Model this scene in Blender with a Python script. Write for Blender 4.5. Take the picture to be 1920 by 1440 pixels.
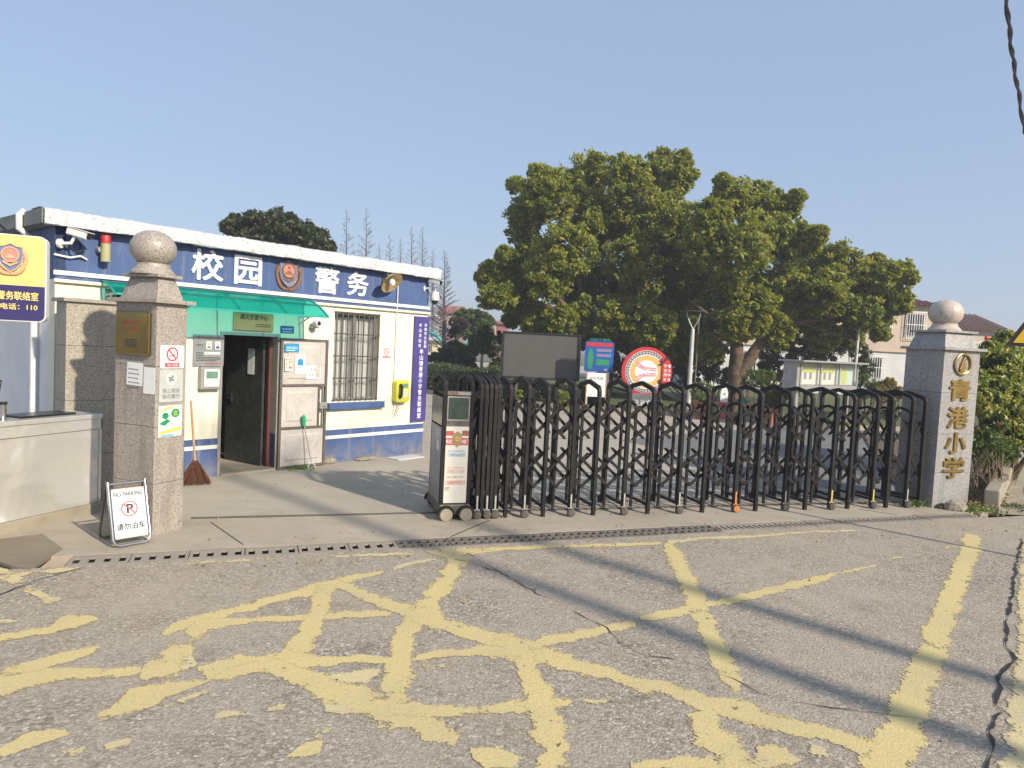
import bpy, bmesh, math, random
import numpy as np
from mathutils import Vector, Matrix

scene = bpy.context.scene
for o in list(bpy.data.objects):
    bpy.data.objects.remove(o)
R = math.radians
col = scene.collection

# ------------------------------------------------------------------ camera
EYE = 1.9
FPX, CXP, CYP = 1331.0, 960.0, 720.0          # focal length and centre in photo pixels (1920 wide)
PITCH, ROLL = R(3.2), R(2.85)
_f = np.array([0, math.cos(PITCH), -math.sin(PITCH)])
_u0 = np.array([0, math.sin(PITCH), math.cos(PITCH)])
_r0 = np.array([1.0, 0, 0])
_r = math.cos(ROLL) * _r0 + math.sin(ROLL) * _u0
_u = -math.sin(ROLL) * _r0 + math.cos(ROLL) * _u0
_c = np.array([0, 0, EYE])
def ray(x, y):
    return _f + (x - CXP) / FPX * _r - (y - CYP) / FPX * _u
def G(x, y, z=0.0):                              # point of the level z seen at a photo pixel
    d = ray(x, y); return _c + d * ((z - EYE) / d[2])
def P(x, y, Y):                                  # point at distance Y seen at a photo pixel
    d = ray(x, y); return _c + d * (Y / d[1])
cam = bpy.data.cameras.new('camera')
cam.sensor_fit = 'HORIZONTAL'; cam.sensor_width = 36.0
cam.lens = 36.0 * FPX / 1920.0
cam.clip_start = 0.05; cam.clip_end = 3000
camo = bpy.data.objects.new('camera', cam); col.objects.link(camo)
m = Matrix.Identity(4)
for i in range(3):
    m[i][0] = _r[i]; m[i][1] = _u[i]; m[i][2] = -_f[i]; m[i][3] = _c[i]
camo.matrix_world = m
scene.camera = camo

# ------------------------------------------------------------------ sky, sun, exposure
SUN_AZ, SUN_EL = R(-43), R(30)
world = bpy.data.worlds.new('World'); scene.world = world
world.use_nodes = True
nt = world.node_tree
sky = nt.nodes.new('ShaderNodeTexSky'); sky.sky_type = 'NISHITA'; sky.sun_disc = False
sky.sun_elevation = SUN_EL
sky.sun_rotation = math.atan2(math.cos(SUN_AZ), math.sin(SUN_AZ))
sky.air_density = 1.0; sky.dust_density = 1.0; sky.ozone_density = 1.0; sky.altitude = 0
bg = nt.nodes['Background']; bg.inputs[1].default_value = 0.15
hz = nt.nodes.new('ShaderNodeMix'); hz.data_type = 'RGBA'; hz.inputs[0].default_value = 0.78   # even milky haze over the whole sky
hz.inputs[7].default_value = (1.5, 1.95, 2.8, 1)
nt.links.new(sky.outputs[0], hz.inputs[6]); nt.links.new(hz.outputs[2], bg.inputs[0])
sun = bpy.data.lights.new('sun', 'SUN'); sun.energy = 3.7; sun.angle = R(1.4); sun.color = (1.0, 0.89, 0.72)
suno = bpy.data.objects.new('sun', sun); col.objects.link(suno)
S = Vector((math.cos(SUN_AZ) * math.cos(SUN_EL), math.sin(SUN_AZ) * math.cos(SUN_EL), math.sin(SUN_EL)))
suno.rotation_mode = 'QUATERNION'; suno.rotation_quaternion = S.to_track_quat('Z', 'Y'); suno.location = (20, -20, 30)
vs = scene.view_settings
vs.view_transform = 'Standard'; vs.look = 'None'; vs.exposure = 0.68; vs.gamma = 1.0; vs.use_curve_mapping = False
scene.cycles.max_bounces = 4; scene.cycles.diffuse_bounces = 2; scene.cycles.glossy_bounces = 2; scene.cycles.transmission_bounces = 3; scene.cycles.transparent_max_bounces = 8
scene.cycles.caustics_reflective = False; scene.cycles.caustics_refractive = False

# ------------------------------------------------------------------ materials
MATS = {}
def nodes(name):
    mt = bpy.data.materials.new(name); mt.use_nodes = True
    n = mt.node_tree; b = n.nodes['Principled BSDF']
    return mt, n, b
def N(n, typ, **kw):
    x = n.nodes.new(typ)
    for k, v in kw.items():
        if k.startswith('i_'):
            x.inputs[k[2:].replace('_', ' ')].default_value = v
        else:
            setattr(x, k, v)
    return x
def coords(n, kind='Object'):
    return n.nodes.new('ShaderNodeTexCoord').outputs[kind]
def noise(n, vec, scale, detail=4, rough=.55):
    x = N(n, 'ShaderNodeTexNoise'); x.inputs['Scale'].default_value = scale
    x.inputs['Detail'].default_value = min(detail, 4); x.inputs['Roughness'].default_value = rough
    n.links.new(vec, x.inputs['Vector']); return x.outputs['Fac']
def ramp(n, fac, stops):
    x = n.nodes.new('ShaderNodeValToRGB'); e = x.color_ramp.elements
    while len(e) < len(stops): e.new(0.5)
    for k, (p, c) in enumerate(stops):
        e[k].position = p; e[k].color = (*c, 1) if len(c) == 3 else c
    n.links.new(fac, x.inputs[0]); return x.outputs[0]
def mixc(n, fac, a, b, mode='MIX'):
    x = N(n, 'ShaderNodeMix', data_type='RGBA', blend_type=mode)
    for s, v in ((x.inputs[0], fac), (x.inputs[6], a), (x.inputs[7], b)):
        if hasattr(v, 'is_output') or isinstance(v, bpy.types.NodeSocket): n.links.new(v, s)
        elif isinstance(v, (int, float)): s.default_value = v
        else: s.default_value = (*v, 1)
    return x.outputs[2]
def math_(n, op, a, b=0.0, c=None):
    x = N(n, 'ShaderNodeMath', operation=op)
    for s, v in zip(x.inputs, (a, b, c)):
        if v is None: continue
        if isinstance(v, bpy.types.NodeSocket): n.links.new(v, s)
        else: s.default_value = v
    return x.outputs[0]
def bump(n, b, h, strength=.3, dist=.01):
    x = N(n, 'ShaderNodeBump'); x.inputs['Strength'].default_value = strength; x.inputs['Distance'].default_value = dist
    n.links.new(h, x.inputs['Height']); n.links.new(x.outputs[0], b.inputs['Normal'])
def mat(name, c, c2=None, scale=6, rough=.6, metal=0.0, bmp=0, bscale=60, spec=.5, dirt=None):
    mt, n, b = nodes(name)
    v = coords(n)
    b.inputs['Roughness'].default_value = rough; b.inputs['Metallic'].default_value = metal
    b.inputs['Specular IOR Level'].default_value = spec
    if c2 is None: c2 = tuple(x * .82 for x in c)
    base = ramp(n, noise(n, v, scale, 6, .6), [(.35, c2), (.65, c)])
    if dirt:
        base = mixc(n, math_(n, 'MULTIPLY', ramp(n, noise(n, v, dirt[1], 8, .7), [(.5, (0, 0, 0)), (.72, (1, 1, 1))]), dirt[2]), base, dirt[0])
    n.links.new(base, b.inputs['Base Color'])
    if bmp: bump(n, b, noise(n, v, bscale, 6, .6), bmp, .01)
    MATS[name] = mt; return mt
def granite(name, light, mid, dark, tint=(.5, .45, .4)):
    mt, n, b = nodes(name); v = coords(n)
    vo = N(n, 'ShaderNodeTexVoronoi'); vo.inputs['Scale'].default_value = 135; n.links.new(v, vo.inputs['Vector'])
    sep = N(n, 'ShaderNodeSeparateColor'); n.links.new(vo.outputs['Color'], sep.inputs[0])
    c = ramp(n, sep.outputs[0], [(0, dark), (.22, mid), (.5, light), (.8, mid), (1, light)])
    c = mixc(n, math_(n, 'MULTIPLY', noise(n, v, 9, 5), .35), c, tint)
    c = mixc(n, math_(n, 'MULTIPLY', ramp(n, noise(n, v, 3, 8, .7), [(.52, (0, 0, 0)), (.7, (1, 1, 1))]), .35), c, tuple(x * .55 for x in tint))
    st = N(n, 'ShaderNodeMapping'); st.inputs['Scale'].default_value = (7, 7, .7); n.links.new(v, st.inputs[0])   # run-off marks
    c = mixc(n, math_(n, 'MULTIPLY', ramp(n, noise(n, st.outputs[0], 1.4, 4, .65), [(.5, (0, 0, 0)), (.68, (1, 1, 1))]), .4), c, tuple(x * .45 for x in tint))
    n.links.new(c, b.inputs['Base Color'])
    b.inputs['Roughness'].default_value = .42
    bump(n, b, sep.outputs[1], .08, .004)
    MATS[name] = mt; return mt
def asphalt():
    mt, n, b = nodes('asphalt'); v = coords(n)
    wv = N(n, 'ShaderNodeVectorMath', operation='MULTIPLY_ADD'); nz = N(n, 'ShaderNodeTexNoise'); nz.inputs['Scale'].default_value = 30; n.links.new(v, nz.inputs['Vector'])
    wv.inputs[1].default_value = (.03, .03, .03); n.links.new(nz.outputs['Color'], wv.inputs[0]); n.links.new(v, wv.inputs[2]); dv = wv.outputs[0]
    vo = N(n, 'ShaderNodeTexVoronoi'); vo.inputs['Scale'].default_value = 58; n.links.new(dv, vo.inputs['Vector'])
    vf = N(n, 'ShaderNodeTexVoronoi'); vf.inputs['Scale'].default_value = 130; n.links.new(dv, vf.inputs['Vector'])
    sep = N(n, 'ShaderNodeSeparateColor'); n.links.new(vo.outputs['Color'], sep.inputs[0])
    sef = N(n, 'ShaderNodeSeparateColor'); n.links.new(vf.outputs['Color'], sef.inputs[0])
    stone = ramp(n, sep.outputs[0], [(0, (.17, .145, .125)), (.45, (.34, .3, .255)), (.85, (.46, .41, .345)), (1, (.72, .66, .56))])
    fine = ramp(n, sef.outputs[0], [(0, (.2, .17, .145)), (.55, (.36, .315, .27)), (.95, (.5, .45, .38)), (1, (.74, .68, .58))])
    big = ramp(n, noise(n, v, .55, 7, .62), [(.36, (0, 0, 0)), (.64, (1, 1, 1))])
    mid = ramp(n, noise(n, v, 1.7, 8, .7), [(.35, (0, 0, 0)), (.7, (1, 1, 1))])
    c = mixc(n, mid, stone, fine)
    c = mixc(n, math_(n, 'MULTIPLY', big, .55), c, (.45, .39, .315))                         # dust in the wheel paths
    c = mixc(n, math_(n, 'MULTIPLY', ramp(n, noise(n, v, 2.3, 10, .78), [(.54, (0, 0, 0)), (.74, (1, 1, 1))]), .5), c, (.27, .205, .14))   # brown dirt
    c = mixc(n, math_(n, 'MULTIPLY', ramp(n, noise(n, v, .9, 10, .7), [(.6, (0, 0, 0)), (.72, (1, 1, 1))]), .45), c, (.19, .18, .175))   # dark stains
    pits = ramp(n, vo.outputs['Distance'], [(.0, (1, 1, 1)), (.5, (.8, .8, .8)), (.9, (.2, .2, .2))])
    c = mixc(n, math_(n, 'MULTIPLY', math_(n, 'SUBTRACT', 1.0, mid), .5), c, mixc(n, 1.0, c, pits, 'MULTIPLY'))
    c = mixc(n, 1.0, c, (1.03, 1.01, .96), "MULTIPLY")
    n.links.new(c, b.inputs['Base Color'])
    b.inputs['Roughness'].default_value = .85; b.inputs['Specular IOR Level'].default_value = .3
    h = math_(n, 'ADD', math_(n, 'MULTIPLY', vo.outputs['Distance'], -1.0), math_(n, 'MULTIPLY', noise(n, v, 120, 5, .7), .8))
    bump(n, b, h, .5, .009)
    MATS['asphalt'] = mt
def paint(name, c, wear, c2):
    """worn road paint: the stored edge distance and noise decide where paint is left"""
    mt, n, b = nodes(name); v = coords(n)
    colr = mixc(n, ramp(n, noise(n, v, 2.2, 8, .65), [(.35, (0, 0, 0)), (.7, (1, 1, 1))]), c, c2)
    colr = mixc(n, math_(n, 'MULTIPLY', ramp(n, noise(n, v, 60, 6, .75), [(.46, (0, 0, 0)), (.66, (1, 1, 1))]), .55), colr, (.42, .35, .24))
    colr = mixc(n, math_(n, 'MULTIPLY', ramp(n, noise(n, v, 1.1, 9, .7), [(.46, (0, 0, 0)), (.68, (1, 1, 1))]), .5), colr, (.4, .34, .24))
    n.links.new(colr, b.inputs['Base Color']); b.inputs['Roughness'].default_value = .8; b.inputs['Specular IOR Level'].default_value = .25
    vo = N(n, 'ShaderNodeTexVoronoi'); vo.inputs['Scale'].default_value = 58; n.links.new(v, vo.inputs['Vector'])
    bump(n, b, math_(n, 'ADD', math_(n, 'MULTIPLY', vo.outputs['Distance'], -1.0), noise(n, v, 140, 3)), .3, .005)
    at_ = N(n, 'ShaderNodeAttribute'); at_.attribute_name = 'cover'
    big = math_(n, 'MULTIPLY', math_(n, 'SUBTRACT', noise(n, v, 5.0, 10, .75), .5), 3.4)
    fin = math_(n, 'MULTIPLY', math_(n, 'SUBTRACT', noise(n, v, 55, 5, .75), .5), 1.5)
    cov = math_(n, 'ADD', math_(n, 'ADD', at_.outputs['Fac'], big), math_(n, 'SUBTRACT', fin, wear))
    n.links.new(ramp(n, cov, [(.28, (0, 0, 0)), (.5, (1, 1, 1))]), b.inputs['Alpha'])
    MATS[name] = mt
def leafmat(name, cols, trans=.3):
    mt, n, b = nodes(name)
    g = n.nodes.new('ShaderNodeNewGeometry')
    c = ramp(n, g.outputs['Random Per Island'], cols)
    v = coords(n)
    c = mixc(n, ramp(n, noise(n, v, .7, 3), [(.35, (0, 0, 0)), (.65, (1, 1, 1))]), mixc(n, 1.0, c, (.86, .92, .85), 'MULTIPLY'), c)
    n.links.new(c, b.inputs['Base Color']); b.inputs['Roughness'].default_value = .45
    b.inputs['Specular IOR Level'].default_value = .35
    t = n.nodes.new('ShaderNodeBsdfTranslucent'); n.links.new(mixc(n, 1.0, c, (1.3, 1.3, .6), 'MULTIPLY'), t.inputs[0])
    mx = n.nodes.new('ShaderNodeMixShader'); mx.inputs[0].default_value = trans
    out = n.nodes['Material Output']
    n.links.new(b.outputs[0], mx.inputs[1]); n.links.new(t.outputs[0], mx.inputs[2]); n.links.new(mx.outputs[0], out.inputs[0])
    MATS[name] = mt
def see_through(name, c, alpha, rough=.15, trans=0.0, tcol=None):
    """thin sheet: coloured light passes through, some is scattered"""
    mt, n, b = nodes(name)
    v = coords(n)
    cc = ramp(n, noise(n, v, 3, 6, .7), [(.3, tuple(x * .8 for x in c)), (.7, c)])
    n.links.new(cc, b.inputs['Base Color']); b.inputs['Roughness'].default_value = rough
    tl = n.nodes.new('ShaderNodeBsdfTranslucent'); n.links.new(cc, tl.inputs[0])
    tr = n.nodes.new('ShaderNodeBsdfTransparent')
    if tcol: tr.inputs[0].default_value = (*tcol, 1)
    m1 = n.nodes.new('ShaderNodeMixShader'); m1.inputs[0].default_value = trans
    n.links.new(b.outputs[0], m1.inputs[1]); n.links.new(tl.outputs[0], m1.inputs[2])
    m2 = n.nodes.new('ShaderNodeMixShader'); m2.inputs[0].default_value = alpha
    n.links.new(tr.outputs[0], m2.inputs[1]); n.links.new(m1.outputs[0], m2.inputs[2])
    n.links.new(m2.outputs[0], n.nodes['Material Output'].inputs[0])
    MATS[name] = mt
def wallmat():
    """cream plaster with a blue painted band above and a blue painted foot"""
    mt, n, b = nodes('guard_wall'); v = coords(n)
    sx = N(n, 'ShaderNodeSeparateXYZ'); n.links.new(v, sx.inputs[0]); z = sx.outputs[2]
    cream = ramp(n, noise(n, v, 2.2, 7, .6), [(.3, (.74, .7, .56)), (.6, (.82, .785, .64))])
    blue = ramp(n, noise(n, v, 3.5, 8, .65), [(.3, (.048, .09, .22)), (.7, (.064, .116, .275))])
    blue = mixc(n, math_(n, 'MULTIPLY', ramp(n, noise(n, v, 6, 10, .8), [(.62, (0, 0, 0)), (.7, (1, 1, 1))]), .35), blue, (.3, .36, .5))
    up = math_(n, 'GREATER_THAN', z, 2.36)
    low = math_(n, 'LESS_THAN', z, 0.5)
    c = mixc(n, math_(n, 'MAXIMUM', up, low), cream, blue)
    st = N(n, 'ShaderNodeMapping'); st.inputs['Scale'].default_value = (9, 9, .8); n.links.new(v, st.inputs[0])
    streak = ramp(n, noise(n, st.outputs[0], 1.0, 8, .7), [(.52, (0, 0, 0)), (.75, (1, 1, 1))])
    c = mixc(n, math_(n, 'MULTIPLY', streak, .34), c, (.42, .38, .31))
    foot = math_(n, 'MULTIPLY', ramp(n, z, [(.0, (1, 1, 1)), (.34, (0, 0, 0))]), ramp(n, noise(n, v, 6, 8, .7), [(.36, (0, 0, 0)), (.56, (1, 1, 1))]))
    c = mixc(n, math_(n, 'MULTIPLY', foot, .6), c, (.27, .24, .2))
    n.links.new(c, b.inputs['Base Color']); b.inputs['Roughness'].default_value = .7
    bump(n, b, noise(n, v, 45, 8, .7), .18, .01)
    MATS['guard_wall'] = mt
def concrete(name, c, c2, stain):
    mt, n, b = nodes(name); v = coords(n)
    base = ramp(n, noise(n, v, .8, 10, .62), [(.3, c2), (.7, c)])
    base = mixc(n, math_(n, 'MULTIPLY', ramp(n, noise(n, v, 2.1, 10, .75), [(.5, (0, 0, 0)), (.72, (1, 1, 1))]), .5), base, stain)
    base = mixc(n, math_(n, 'MULTIPLY', noise(n, v, 160, 3), .22), base, tuple(x * .5 for x in c))
    n.links.new(base, b.inputs['Base Color']); b.inputs['Roughness'].default_value = .85
    b.inputs['Specular IOR Level'].default_value = .3
    mp = N(n, 'ShaderNodeMapping'); mp.inputs['Rotation'].default_value = (0, 0, R(-50)); mp.inputs['Scale'].default_value = (.35, 2.6, 1); n.links.new(v, mp.inputs[0])
    base2 = mixc(n, math_(n, 'MULTIPLY', ramp(n, noise(n, mp.outputs[0], 2.0, 4, .65), [(.54, (0, 0, 0)), (.7, (1, 1, 1))]), .35), base, stain)
    n.links.new(base2, b.inputs['Base Color'])
    bump(n, b, noise(n, v, 90, 8, .7), .35, .01)
    MATS[name] = mt
def foil():
    mt, n, b = nodes('foil'); v = coords(n)
    h = math_(n, 'ADD', noise(n, v, 9, 6, .7), math_(n, 'MULTIPLY', noise(n, v, 40, 5, .7), .5))
    c = ramp(n, noise(n, v, 14, 9, .8), [(.34, (.56, .56, .55)), (.5, (.82, .82, .81))])
    n.links.new(c, b.inputs['Base Color']); b.inputs['Metallic'].default_value = .45; b.inputs['Roughness'].default_value = .4
    bump(n, b, h, .9, .05); MATS['foil'] = mt
def brushed(name, c, rough, metal=1.0, dirt=None):
    mt, n, b = nodes(name); v = coords(n)
    mp = N(n, 'ShaderNodeMapping'); mp.inputs['Scale'].default_value = (2, 2, 120); n.links.new(v, mp.inputs[0])
    g = noise(n, mp.outputs[0], 3, 5)
    cc = mixc(n, math_(n, 'MULTIPLY', g, .25), c, tuple(x * .6 for x in c))
    if dirt: cc = mixc(n, math_(n, 'MULTIPLY', ramp(n, noise(n, v, 3, 8, .7), [(.5, (0, 0, 0)), (.75, (1, 1, 1))]), .6), cc, dirt)
    n.links.new(cc, b.inputs['Base Color']); b.inputs['Metallic'].default_value = metal; b.inputs['Roughness'].default_value = rough
    bump(n, b, noise(n, v, 1.6, 3), .5, .12)
    MATS[name] = mt

asphalt(); wallmat(); foil()
paint('paint_yellow', (.6, .49, .23), .12, (.68, .55, .235))
paint('paint_worn', (.6, .51, .28), .4, (.66, .55, .3))
concrete('apron', (.48, .42, .335), (.38, .33, .26), (.29, .24, .175))
concrete('yard', (.47, .42, .345), (.4, .355, .295), (.31, .275, .225))
concrete('old_concrete', (.42, .37, .29), (.3, .265, .2), (.2, .17, .12))
concrete('drain_concrete', (.38, .335, .28), (.3, .26, .215), (.2, .17, .135))
concrete('patch', (.22, .212, .205), (.18, .174, .17), (.14, .137, .134))  # dark tone of the shadow painted on the yard
mat('soil', (.16, .115, .075), (.075, .055, .035), scale=14, rough=.95, bmp=.9, bscale=30)
mat('earth', (.17, .15, .1), (.1, .1, .06), scale=.4, rough=.95)
mat('lawn', (.13, .14, .05), (.07, .09, .03), scale=8, rough=.95, bmp=.8, bscale=40)
mat('iron', (.06, .058, .055), (.035, .033, .031), scale=20, rough=.6, metal=.4, bmp=.2)
mat('void', (.012, .012, .012), (.008, .008, .008), rough=1)
mat('tar', (.03, .028, .026), (.018, .017, .016), rough=.9, bmp=.4)
granite('granite_pink', (.48, .425, .37), (.29, .255, .22), (.08, .07, .06), (.34, .3, .26))
granite('granite_grey', (.44, .425, .41), (.25, .245, .24), (.06, .06, .06), (.32, .31, .3))
granite('granite_stub', (.5, .45, .36), (.28, .25, .2), (.07, .06, .05), (.34, .31, .25))
mat('cap_stone', (.36, .32, .27), (.26, .23, .2), scale=25, rough=.5, bmp=.15)
mat('white_paint', (.8, .79, .74), (.7, .68, .62), rough=.55)
mat('cream_paint', (.8, .75, .58), (.7, .65, .5), rough=.6)
mat('blue_paint', (.064, .116, .275), (.048, .09, .22), rough=.6)
mat('side_wall', (.62, .64, .66), (.52, .54, .56), scale=2, rough=.8, bmp=.1)
mat('inside', (.35, .33, .3), (.28, .26, .24), rough=.9)
mat('roof_grey', (.27, .28, .27), (.18, .19, .18), scale=5, rough=.9, bmp=.3)
mat('plastic_white', (.78, .78, .75), (.72, .72, .69), rough=.4)
mat('plastic_black', (.02, .02, .021), (.014, .014, .015), rough=.35)
mat('rubber', (.09, .085, .08), (.05, .048, .045), scale=30, rough=.85)
mat('steel_dark', (.19, .17, .15), (.12, .105, .09), scale=30, rough=.55, metal=.5, bmp=.15)
mat('steel_grey', (.42, .41, .39), (.34, .33, .31), rough=.5, metal=.5)
mat('gate_black', (.02, .019, .02), (.013, .012, .013), scale=9, rough=.62, metal=0, spec=.22, bmp=.05, dirt=((.07, .055, .045), 6, .45))
mat('gate_silver', (.36, .37, .38), (.28, .29, .3), rough=.45, metal=.5)
mat('guard_pale', (.46, .43, .39), (.3, .28, .25), scale=20, rough=.6)
mat('guard_yellow', (.72, .5, .12), (.6, .42, .12), scale=20, rough=.6)
mat('guard_orange', (.72, .25, .03), (.55, .18, .03), scale=20, rough=.6)
mat('door_grey', (.55, .51, .48), (.48, .445, .42), scale=3, rough=.5, dirt=((.3, .27, .24), 7, .5))
mat('door_dark', (.045, .05, .045), (.032, .035, .032), scale=8, rough=.45, bmp=.1, dirt=((.12, .12, .11), 9, .5))
mat('red_brown', (.12, .035, .03), (.085, .025, .022), rough=.6)
mat('paper', (.8, .8, .79), (.76, .76, .75), rough=.9)
mat('paper_cream', (.78, .75, .66), (.74, .7, .6), rough=.9)
mat('ink', (.03, .03, .035), rough=.8)
mat('ink_grey', (.25, .26, .27), rough=.8)
mat('red', (.58, .03, .035), (.5, .025, .03), rough=.45)
mat('red_light', (.62, .1, .09), (.55, .08, .07), rough=.5)
mat('white', (.82, .82, .82), (.79, .79, .79), rough=.45)
mat('blue', (.02, .09, .36), (.018, .08, .32), rough=.4)
mat('blue_light', (.03, .3, .55), (.03, .26, .5), rough=.4)
mat('green', (.02, .28, .12), (.02, .24, .1), rough=.45)
mat('green_bright', (.03, .5, .22), (.03, .42, .18), rough=.4)
mat('navy', (.035, .03, .13), (.03, .026, .115), rough=.35)
mat('purple', (.075, .06, .25), (.065, .05, .22), rough=.35)
mat('yellow_sign', (.84, .65, .22), (.8, .61, .19), rough=.4)
mat('sign_yellow', (.85, .55, .02), (.8, .5, .02), rough=.4)
mat('orange', (.8, .47, .16), (.76, .43, .14), rough=.45)
mat('pink', (.66, .3, .34), (.62, .27, .31), rough=.45)
mat('copper', (.33, .17, .09), (.24, .12, .07), scale=20, rough=.45, metal=.5)
mat('badge_blue', (.16, .22, .4), (.13, .18, .34), rough=.5)
mat('badge_red', (.55, .24, .18), (.48, .19, .14), rough=.5)
mat('lime', (.62, .62, .06), (.56, .56, .05), rough=.35)
mat('lcd', (.14, .3, .22), rough=.2)
mat('screen_grey', (.085, .079, .074), (.074, .069, .065), scale=2, rough=.55)
mat('lamp_amber', (.55, .42, .22), (.42, .26, .08), rough=.35, metal=.3)
mat('beacon_body', (.42, .4, .2), (.36, .34, .18), rough=.35)
mat('wood', (.5, .3, .16), (.38, .22, .11), scale=30, rough=.6)
mat('bristle', (.16, .06, .03), (.07, .028, .018), scale=60, rough=.95)
mat('bark', (.17, .115, .07), (.08, .055, .035), scale=9, rough=.95, bmp=.9, bscale=22)
mat('bark_grey', (.14, .11, .095), (.09, .07, .06), scale=9, rough=.95)
mat('bark_pale', (.42, .38, .28), (.3, .26, .2), scale=9, rough=.95)
mat('curtain', (.8, .79, .76), (.7, .68, .64), scale=4, rough=.9)
mat('roof_tile', (.2, .06, .05), (.14, .045, .04), scale=12, rough=.7)
mat('roof_tile_dark', (.2, .1, .075), (.13, .065, .05), scale=12, rough=.7)
mat('roof_plum', (.14, .075, .085), (.11, .06, .07), scale=5, rough=.7)
mat('house_beige', (.5, .4, .32), (.44, .35, .28), scale=1.5, rough=.7)
mat('house_white', (.6, .6, .61), (.5, .5, .51), scale=1, rough=.8)
mat('far_pink', (.4, .3, .27), (.36, .27, .24), scale=1, rough=.8)
mat('far_red', (.36, .12, .1), (.3, .1, .085), scale=1, rough=.8)
mat('far_cream', (.68, .6, .4), (.6, .52, .34), scale=1, rough=.8)
mat('terracotta', (.42, .14, .08), (.34, .11, .06), scale=20, rough=.7)
mat('stone_dark', (.16, .165, .17), (.11, .115, .12), scale=15, rough=.6, bmp=.2)
mat('rock', (.36, .32, .25), (.18, .16, .13), scale=16, rough=.9, bmp=.8, bscale=25)
mat('teal', (.02, .36, .3), (.02, .32, .27), rough=.45)
mat('pole_white', (.62, .62, .58), (.5, .5, .46), rough=.5)
mat('pole_concrete', (.38, .37, .35), (.3, .29, .27), rough=.9)
mat('cable', (.018, .018, .022), rough=.5)
mat('glass_dark', (.02, .022, .025), (.015, .017, .02), rough=.25, spec=.35)
mat('gold', (.56, .4, .14), (.38, .26, .08), scale=8, rough=.28, metal=1.0)
mat('brass', (.42, .3, .11), (.3, .21, .08), scale=3, rough=.16, metal=1.0)
mat('brass_light', (.62, .5, .24), (.5, .4, .18), scale=3, rough=.3, metal=.8)
mat('chrome', (.62, .61, .6), (.52, .51, .5), rough=.22, metal=1.0)
brushed('stainless', (.8, .78, .72), .3, .6)
see_through('teal_sheet', (.004, .42, .39), .55, .2, .6, (.1, .88, .8))
see_through('acrylic', (.55, .58, .6), .3, .08)
see_through('glass', (.5, .55, .55), .12, .03)
leafmat('leaf_camphor', [(0, (.13, .185, .03)), (.4, (.23, .27, .042)), (.75, (.35, .345, .055)), (1, (.47, .36, .06))], .42)
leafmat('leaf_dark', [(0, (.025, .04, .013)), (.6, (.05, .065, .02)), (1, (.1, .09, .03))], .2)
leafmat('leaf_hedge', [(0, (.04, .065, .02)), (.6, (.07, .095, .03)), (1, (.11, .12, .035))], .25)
leafmat('leaf_green', [(0, (.06, .1, .022)), (.6, (.1, .15, .03)), (1, (.17, .2, .05))])
leafmat('leaf_lime', [(0, (.14, .17, .025)), (.6, (.24, .25, .04)), (1, (.36, .31, .05))])
leafmat('leaf_yellow', [(0, (.2, .17, .04)), (.6, (.36, .26, .06)), (1, (.5, .33, .08))])
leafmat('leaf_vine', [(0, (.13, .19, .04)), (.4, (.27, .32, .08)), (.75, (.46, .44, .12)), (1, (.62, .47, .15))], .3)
leafmat('leaf_dry', [(0, (.16, .1, .05)), (.6, (.3, .2, .1)), (1, (.42, .3, .17))], .15)
leafmat('petal', [(0, (.6, .03, .03)), (1, (.75, .08, .06))], .2)

mat('gate_silver_pale', (.5, .52, .5), (.45, .47, .45), rough=.5)
mat('poster_sky', (.5, .66, .68), (.62, .68, .55), scale=12, rough=.6)
mat('wood_dark', (.2, .15, .09), (.12, .09, .055), scale=8, rough=.8)
mat('red_brown_pale', (.2, .13, .11), (.13, .09, .08), scale=12, rough=.6)
mat('glass_green', (.05, .085, .06), (.03, .05, .04), scale=18, rough=.15, spec=.7)
mat('sign_white', (.7, .76, .78), (.64, .7, .72), scale=5, rough=.35)
mat('iron_cover', (.2, .175, .15), (.13, .115, .1), scale=14, rough=.7, bmp=.3)
mat('guard_side', (.82, .82, .82), (.74, .74, .74), scale=2, rough=.8, bmp=.1)
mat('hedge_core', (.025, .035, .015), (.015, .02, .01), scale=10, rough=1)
leafmat('leaf_dry_dark', [(0, (.035, .032, .022)), (.6, (.055, .05, .035)), (1, (.085, .07, .05))], .15)
leafmat('leaf_weed', [(0, (.1, .17, .03)), (.6, (.16, .26, .05)), (1, (.24, .32, .08))], .3)
mat('plaque_red', (.25, .05, .03), (.2, .04, .025), rough=.4)
mat('emblem_pink', (.78, .42, .25), (.74, .38, .22), rough=.4)
mat('emblem_rose', (.72, .25, .2), (.68, .22, .18), rough=.4)
concrete('slab_dark', (.32, .27, .2), (.2, .165, .125), (.13, .105, .08))
mat('twig_brown', (.26, .2, .13), (.17, .13, .09), rough=.9)
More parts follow.
